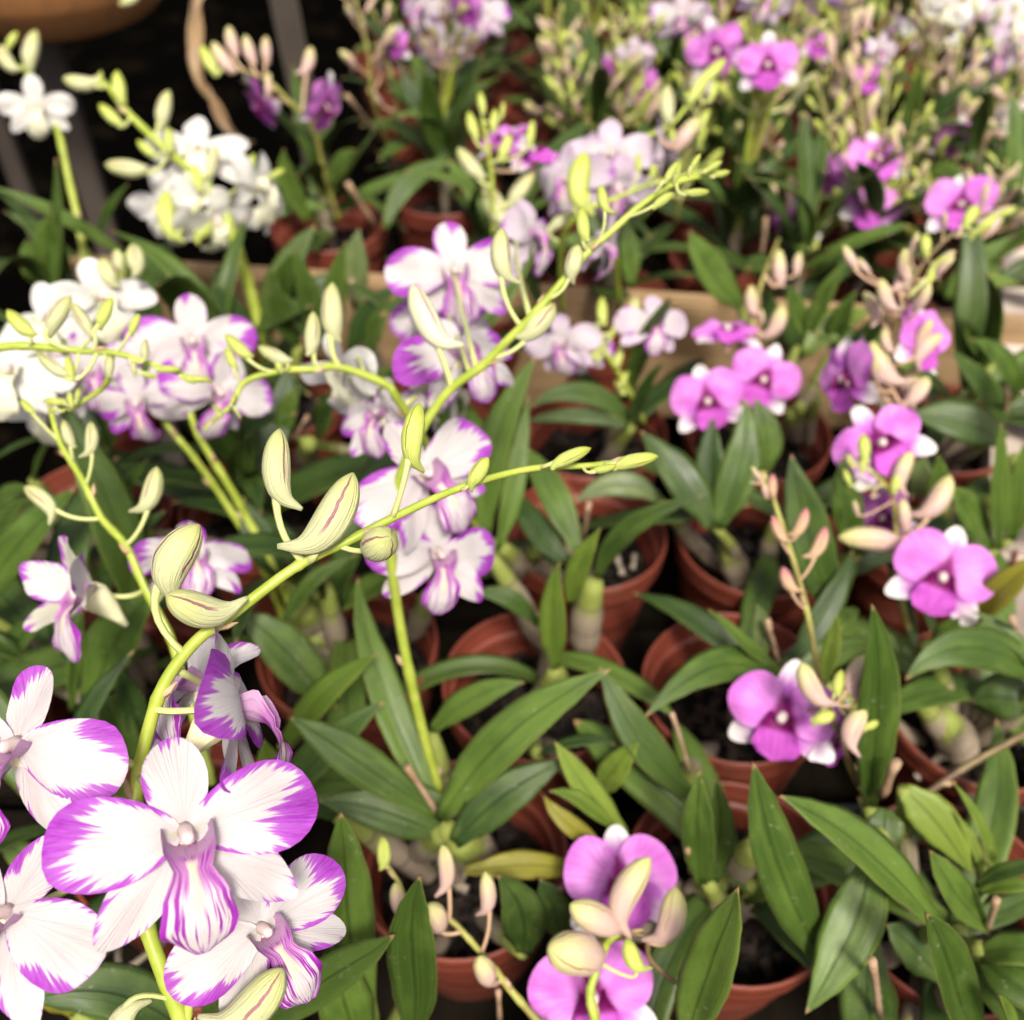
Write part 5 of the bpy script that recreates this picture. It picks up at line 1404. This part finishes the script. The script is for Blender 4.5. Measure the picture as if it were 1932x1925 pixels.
bloom('b8', 'M', 1315, 70, 1.09, 40, -30, 10, .026, b8s)
bloom('b8', 'L', 1215, 40, 1.12, -50, 10, 0, .030, b8s)
b12 = PLANTS['b12']
for dx, mk in ((0, BP), (45, BS), (-50, BP), (85, BP)):
    q = b12.spike([(1120 + dx * .5, 350, 1.10), (1125 + dx * .8, 230, 1.03), (1120 + dx, 130, 1.01), (1105 + dx, 20, 1.0)], .0018, .0008, 'stem_olive')
    autobuds(b12, q, .3, 1, 10, .024, mk, rs)
    if dx in (0, 85):
        bloom('b12', 'M', 1140 + dx * .8, 165 if dx else 140, 1.02, 40, -10, 0, .024, q)
b7 = PLANTS['b7']
b7s = b7.spike([(830, 300, 1.12), (850, 180, 1.06), (870, 80, 1.02), (880, 20, 1.0), (860, -60, 1.0)], .0020, .0010, 'stem')
for (x, y, yaw, pit, rol) in [(905, 22, 10, 5, 0), (838, 85, -15, -25, 10), (800, 15, -50, 10, 0)]:
    bloom('b7', 'L', x, y, 1.0, yaw, pit, rol, .031, b7s)
b7t = b7.spike([(740, 300, 1.10), (705, 190, 1.02), (695, 100, .99), (675, 20, .98), (660, -50, .98)], .0020, .0010, 'stem_olive')
autobuds(b7, b7t, .3, 1, 9, .024, BP, rs)
b9 = PLANTS['b9']
b9s = b9.spike([(1810, 300, 1.12), (1830, 180, 1.06), (1850, 80, 1.02), (1840, 0, 1.0), (1830, -60, 1.0)], .0020, .0010, 'stem')
for (x, y, kd, yaw, pit, rol) in [(1768, 42, 'W', -10, 0, 10), (1885, 95, 'L', 20, -20, 0), (1850, 25, 'L', 0, 20, 0), (1915, 30, 'W', 30, 0, 0), (1790, 10, 'W', 20, 20, 0)]:
    bloom('b9', kd, x, y, 1.02, yaw, pit, rol, .033, b9s)
autobuds(b9, b9s, .3, 1, 6, .024, B, rs)

# ---- crowded bud sprays of the far bed
for key, x, y0, y1, z, lean, n, mk in [
    ('b3', 1600, 480, 40, .90, -20, 15, BP), ('b3', 1660, 470, 60, .88, 30, 15, BS), ('b3', 1580, 430, 150, .86, -40, 11, BS), ('b3', 1700, 460, 210, .85, 30, 10, BP),
    ('b5', 1400, 330, 30, 1.0, 20, 12, BS), ('b5', 1440, 320, 60, .98, 40, 12, BP), ('b5', 1310, 300, 90, 1.0, -20, 10, BS), ('b10', 1740, 380, 90, .95, -20, 11, BS), ('b10', 1790, 360, 60, .95, 30, 11, BP),
    ('b11', 1540, 520, 260, .90, 25, 9, BS), ('b4', 1880, 480, 300, .82, 20, 9, BP), ('b12', 1180, 300, 20, 1.0, 30, 12, BS), ('b12', 1080, 300, 60, 1.0, -30, 12, BS), ('b7', 740, 260, 0, 1.0, -40, 9, BP),
    ('b3', 1560, 300, 20, .95, 20, 12, BP), ('b3', 1640, 300, 10, .95, 30, 12, BS), ('b5', 1350, 260, 10, 1.05, 10, 12, BP), ('b5', 1500, 240, 20, 1.0, 30, 12, BS), ('b10', 1760, 260, 10, 1.0, -20, 12, BP), ('b10', 1700, 420, 200, .9, 20, 9, BS),
    ('b12', 1150, 260, 10, 1.03, 10, 13, BP), ('b12', 1040, 260, 20, 1.05, 10, 11, BP), ('b9', 1920, 300, 60, 1.0, 10, 9, BP), ('b11', 1470, 420, 240, .9, -20, 8, BP), ('b4', 1760, 470, 330, .84, -10, 7, BS),
    ('b8', 1230, 240, 0, 1.08, -20, 11, BS), ('b8', 1480, 260, 0, 1.10, 20, 12, BP), ('b9', 1700, 250, 0, 1.08, -30, 12, BP), ('b9', 1880, 260, 20, 1.02, 20, 10, BS), ('b1', 1290, 420, 170, .78, 40, 8, BS)]:
    q = PLANTS[key].spike([(x - lean * .4, y0, z * 1.07), (x, (y0 + y1) / 2 + 20, z * 1.01), (x + lean, y1, z)], .0017, .0008, 'stem_olive')
    autobuds(PLANTS[key], q, .22, 1, n, .0215 * rs.uniform(.95, 1.15), mk, rs)
    if y1 < 100 and rs.random() < .25:
        bloom(key, rs.choice('LLM'), x + rs.uniform(-30, 30), y1 + rs.uniform(20, 90), z - .01, rs.uniform(-50, 50), rs.uniform(-25, 30), rs.uniform(-20, 20), rs.uniform(.016, .021), q)

# ---- hanging clay bowl with a dried leaf, top corner
bc = pz(70, -165, 1.02)
hb = bpy.data.objects.new('hanging_bowl', None); COL.objects.link(hb); hb.location = bc
tag(hb, 'orange clay bowl hanging at the top corner above the white bloom', 'bowl')
bp = [(.0, -.112), (.05, -.108), (.095, -.090), (.130, -.055), (.150, -.010), (.158, .040), (.164, .042), (.165, .060), (.158, .062), (.150, .050), (.142, .0), (.10, -.02), (.0, -.02)]
add('bowl_body', lathe('bowl_body', smooth_prof(bp, .004), M['bowl'], 64), hb)
for a in (20, 140, 260):
    x, y = .160 * math.cos(rad(a)), .160 * math.sin(rad(a))
    add('wire', tube('wire', [(x, y, .055), (x * .5, y * .5, .45), (0, 0, .85)], [.0012] * 3, M['wire'], 6), hb)
hp = Plant('hang', bc + Vector((0, 0, -.02)), 'orchid in the clay bowl trailing a dried tan leaf', 'orchids in the back bed')
hp.leaf(hp.loc + Vector((.02, -.02, .01)), pz(330, -120, .98), pz(372, 20, .97), .020, 'leaf_dry', .5, 0, 20, True)
hp.leaf(pz(366, -15, .972), pz(374, 110, .975), pz(398, 190, .968), .017, 'leaf_dry', .9, 0, 130, True)
hp.leaf(pz(388, 160, .972), pz(425, 232, .972), pz(478, 272, .972), .012, 'leaf_dry', .9, 0, 150, False)
for a in range(5):
    hp.uleaf(hp.loc + Vector((0, 0, .01)), a * 72 + 10, 55, .15, 'leaf', a)
hq = hp.spike([hp.loc, hp.loc + Vector((.05, -.05, .12)), pz(235, -60, .96), pz(250, -10, .95)], .002, .001, 'stem', True)
hp.bud(pz(262, -8, .95), pz(225, 10, .945), 'bud', 'slim', 1, hq, None, 1.4)

# ================================================================== leaves that fill the crowd
rf = random.Random(23)
def rosette(pl, n, lo, hi, lenlo, lenhi, cx=0.0, cy=0.0, mats=('leaf', 'leaf_deep', 'leaf_deep', 'leaf'), pmax=50):
    base = pl.loc + Vector((cx, cy, 0))
    a0 = rf.uniform(0, 360)
    for i in range(n):
        f = i / max(1, n - 1)
        hgt = lo + (hi - lo) * f
        p = Vector((base.x + rf.uniform(-.008, .008), base.y + rf.uniform(-.008, .008), hgt))
        pl.uleaf(p, a0 + i * 137.5 + rf.uniform(-15, 15), min(18, pmax) + pmax * f + rf.uniform(-10, 10), rf.uniform(lenlo, lenhi), rf.choice(mats), rf.randrange(5), rf.uniform(.85, 1.15))
    pl.cane((base.x, base.y, -.035), (base.x, base.y, hi + .004), rf.uniform(.006, .009), rf.uniform(-.04, .04))

for k in FRONT:
    pl = PLANTS[k]
    # a cane up to every cluster of leaf bases
    cl = []
    for b in pl.bases:
        for g_ in cl:
            if (g_[0] - b).length < .03:
                g_.append(b); break
        else:
            cl.append([b])
    for g_ in cl:
        mb = sum(g_, Vector()) / len(g_)
        f = pl.loc + (mb - pl.loc) * .18
        d = Vector((f.x - pl.loc.x, f.y - pl.loc.y, 0))
        if d.length > .03:
            d = d.normalized() * .03
        pl.cane((pl.loc.x + d.x, pl.loc.y + d.y, -.04), mb, rf.uniform(.0055, .008), rf.uniform(-.05, .05))
    n = {'K': 6, 'T': 12, 'U': 5, 'w1': 9, 'w3': 6, 'J': 8, 'L': 3, 'left': 4, 'N': 3, 'E': 3, 'S': 3}.get(k, 0)
    if n:
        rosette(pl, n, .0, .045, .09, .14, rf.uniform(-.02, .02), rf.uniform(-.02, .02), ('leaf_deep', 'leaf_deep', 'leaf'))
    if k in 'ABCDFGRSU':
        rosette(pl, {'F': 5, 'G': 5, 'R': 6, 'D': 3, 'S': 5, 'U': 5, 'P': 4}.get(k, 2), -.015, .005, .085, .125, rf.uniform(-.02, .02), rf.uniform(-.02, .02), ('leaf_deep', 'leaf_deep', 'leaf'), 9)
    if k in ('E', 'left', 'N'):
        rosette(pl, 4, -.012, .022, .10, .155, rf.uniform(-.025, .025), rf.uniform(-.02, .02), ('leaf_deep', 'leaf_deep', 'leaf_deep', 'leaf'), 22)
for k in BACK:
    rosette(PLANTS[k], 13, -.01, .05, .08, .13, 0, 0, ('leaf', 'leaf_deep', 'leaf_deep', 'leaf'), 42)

# filler plants of the back bed, none of them in full view
nfill = 0
y = .84
row = 0
while y < 2.0:
    x = -.14 + (row % 2) * .07
    while x < .30 + y * .42:
        xx, yy = x + rf.uniform(-.02, .02), y + rf.uniform(-.02, .02)
        x += .115
        if yy > .78 + 0 and any((p.loc.x - xx) ** 2 + (p.loc.y - yy) ** 2 < .0064 for p in PLANTS.values()):
            continue
        if xx > .415 + (yy - .745) * .34 - .075:
            continue
        nfill += 1
        fl = Plant('f%d' % nfill, (xx, yy, -.045), 'leafy orchid with budding spikes crowded into the back bed', 'budding orchids filling the back bed')
        pot(xx, yy, 'red-brown pot standing deep among the leaves of the back bed', 'pots hidden among leaves in the back bed')
        rosette(fl, 14, -.01, .05, .07, .12, 0, 0, ('leaf', 'leaf_deep', 'leaf_deep', 'leaf'), 42)
        if rf.random() < .9:
            for q in range(rf.choice((1, 2, 2)) + (2 if xx > .02 else 0)):
                a = rf.uniform(0, 6.28); tl = rf.uniform(.02, .08); hh = rf.uniform(.14, .27)
                b0 = Vector((xx, yy, .06))
                sp = fl.spike([b0, b0 + Vector((math.cos(a) * tl * .3, math.sin(a) * tl * .3, hh * .5)), b0 + Vector((math.cos(a) * tl, math.sin(a) * tl, hh))], .0019, .0009, rf.choice(('stem_olive', 'stem')), True)
                autobuds(fl, sp, .35, 1, rf.randrange(8, 13), .021, rf.choice((BP, BP, BS, B)), rf)
                if rf.random() < .2:
                    for _ in range(rf.choice((1, 2))):
                        n_ = sp.pts[int(len(sp.pts) * rf.uniform(.45, .8))]
                        fp = n_ + Vector((rf.uniform(-.02, .02), rf.uniform(-.03, -.015), rf.uniform(0, .015)))
                        fl.flower(rf.choice(('L', 'L', 'M', 'W')), fp, rf.uniform(-60, 60), rf.uniform(-25, 35), rf.uniform(-25, 25), rf.uniform(.020, .027), tuple(n_))
    y += .115
    row += 1
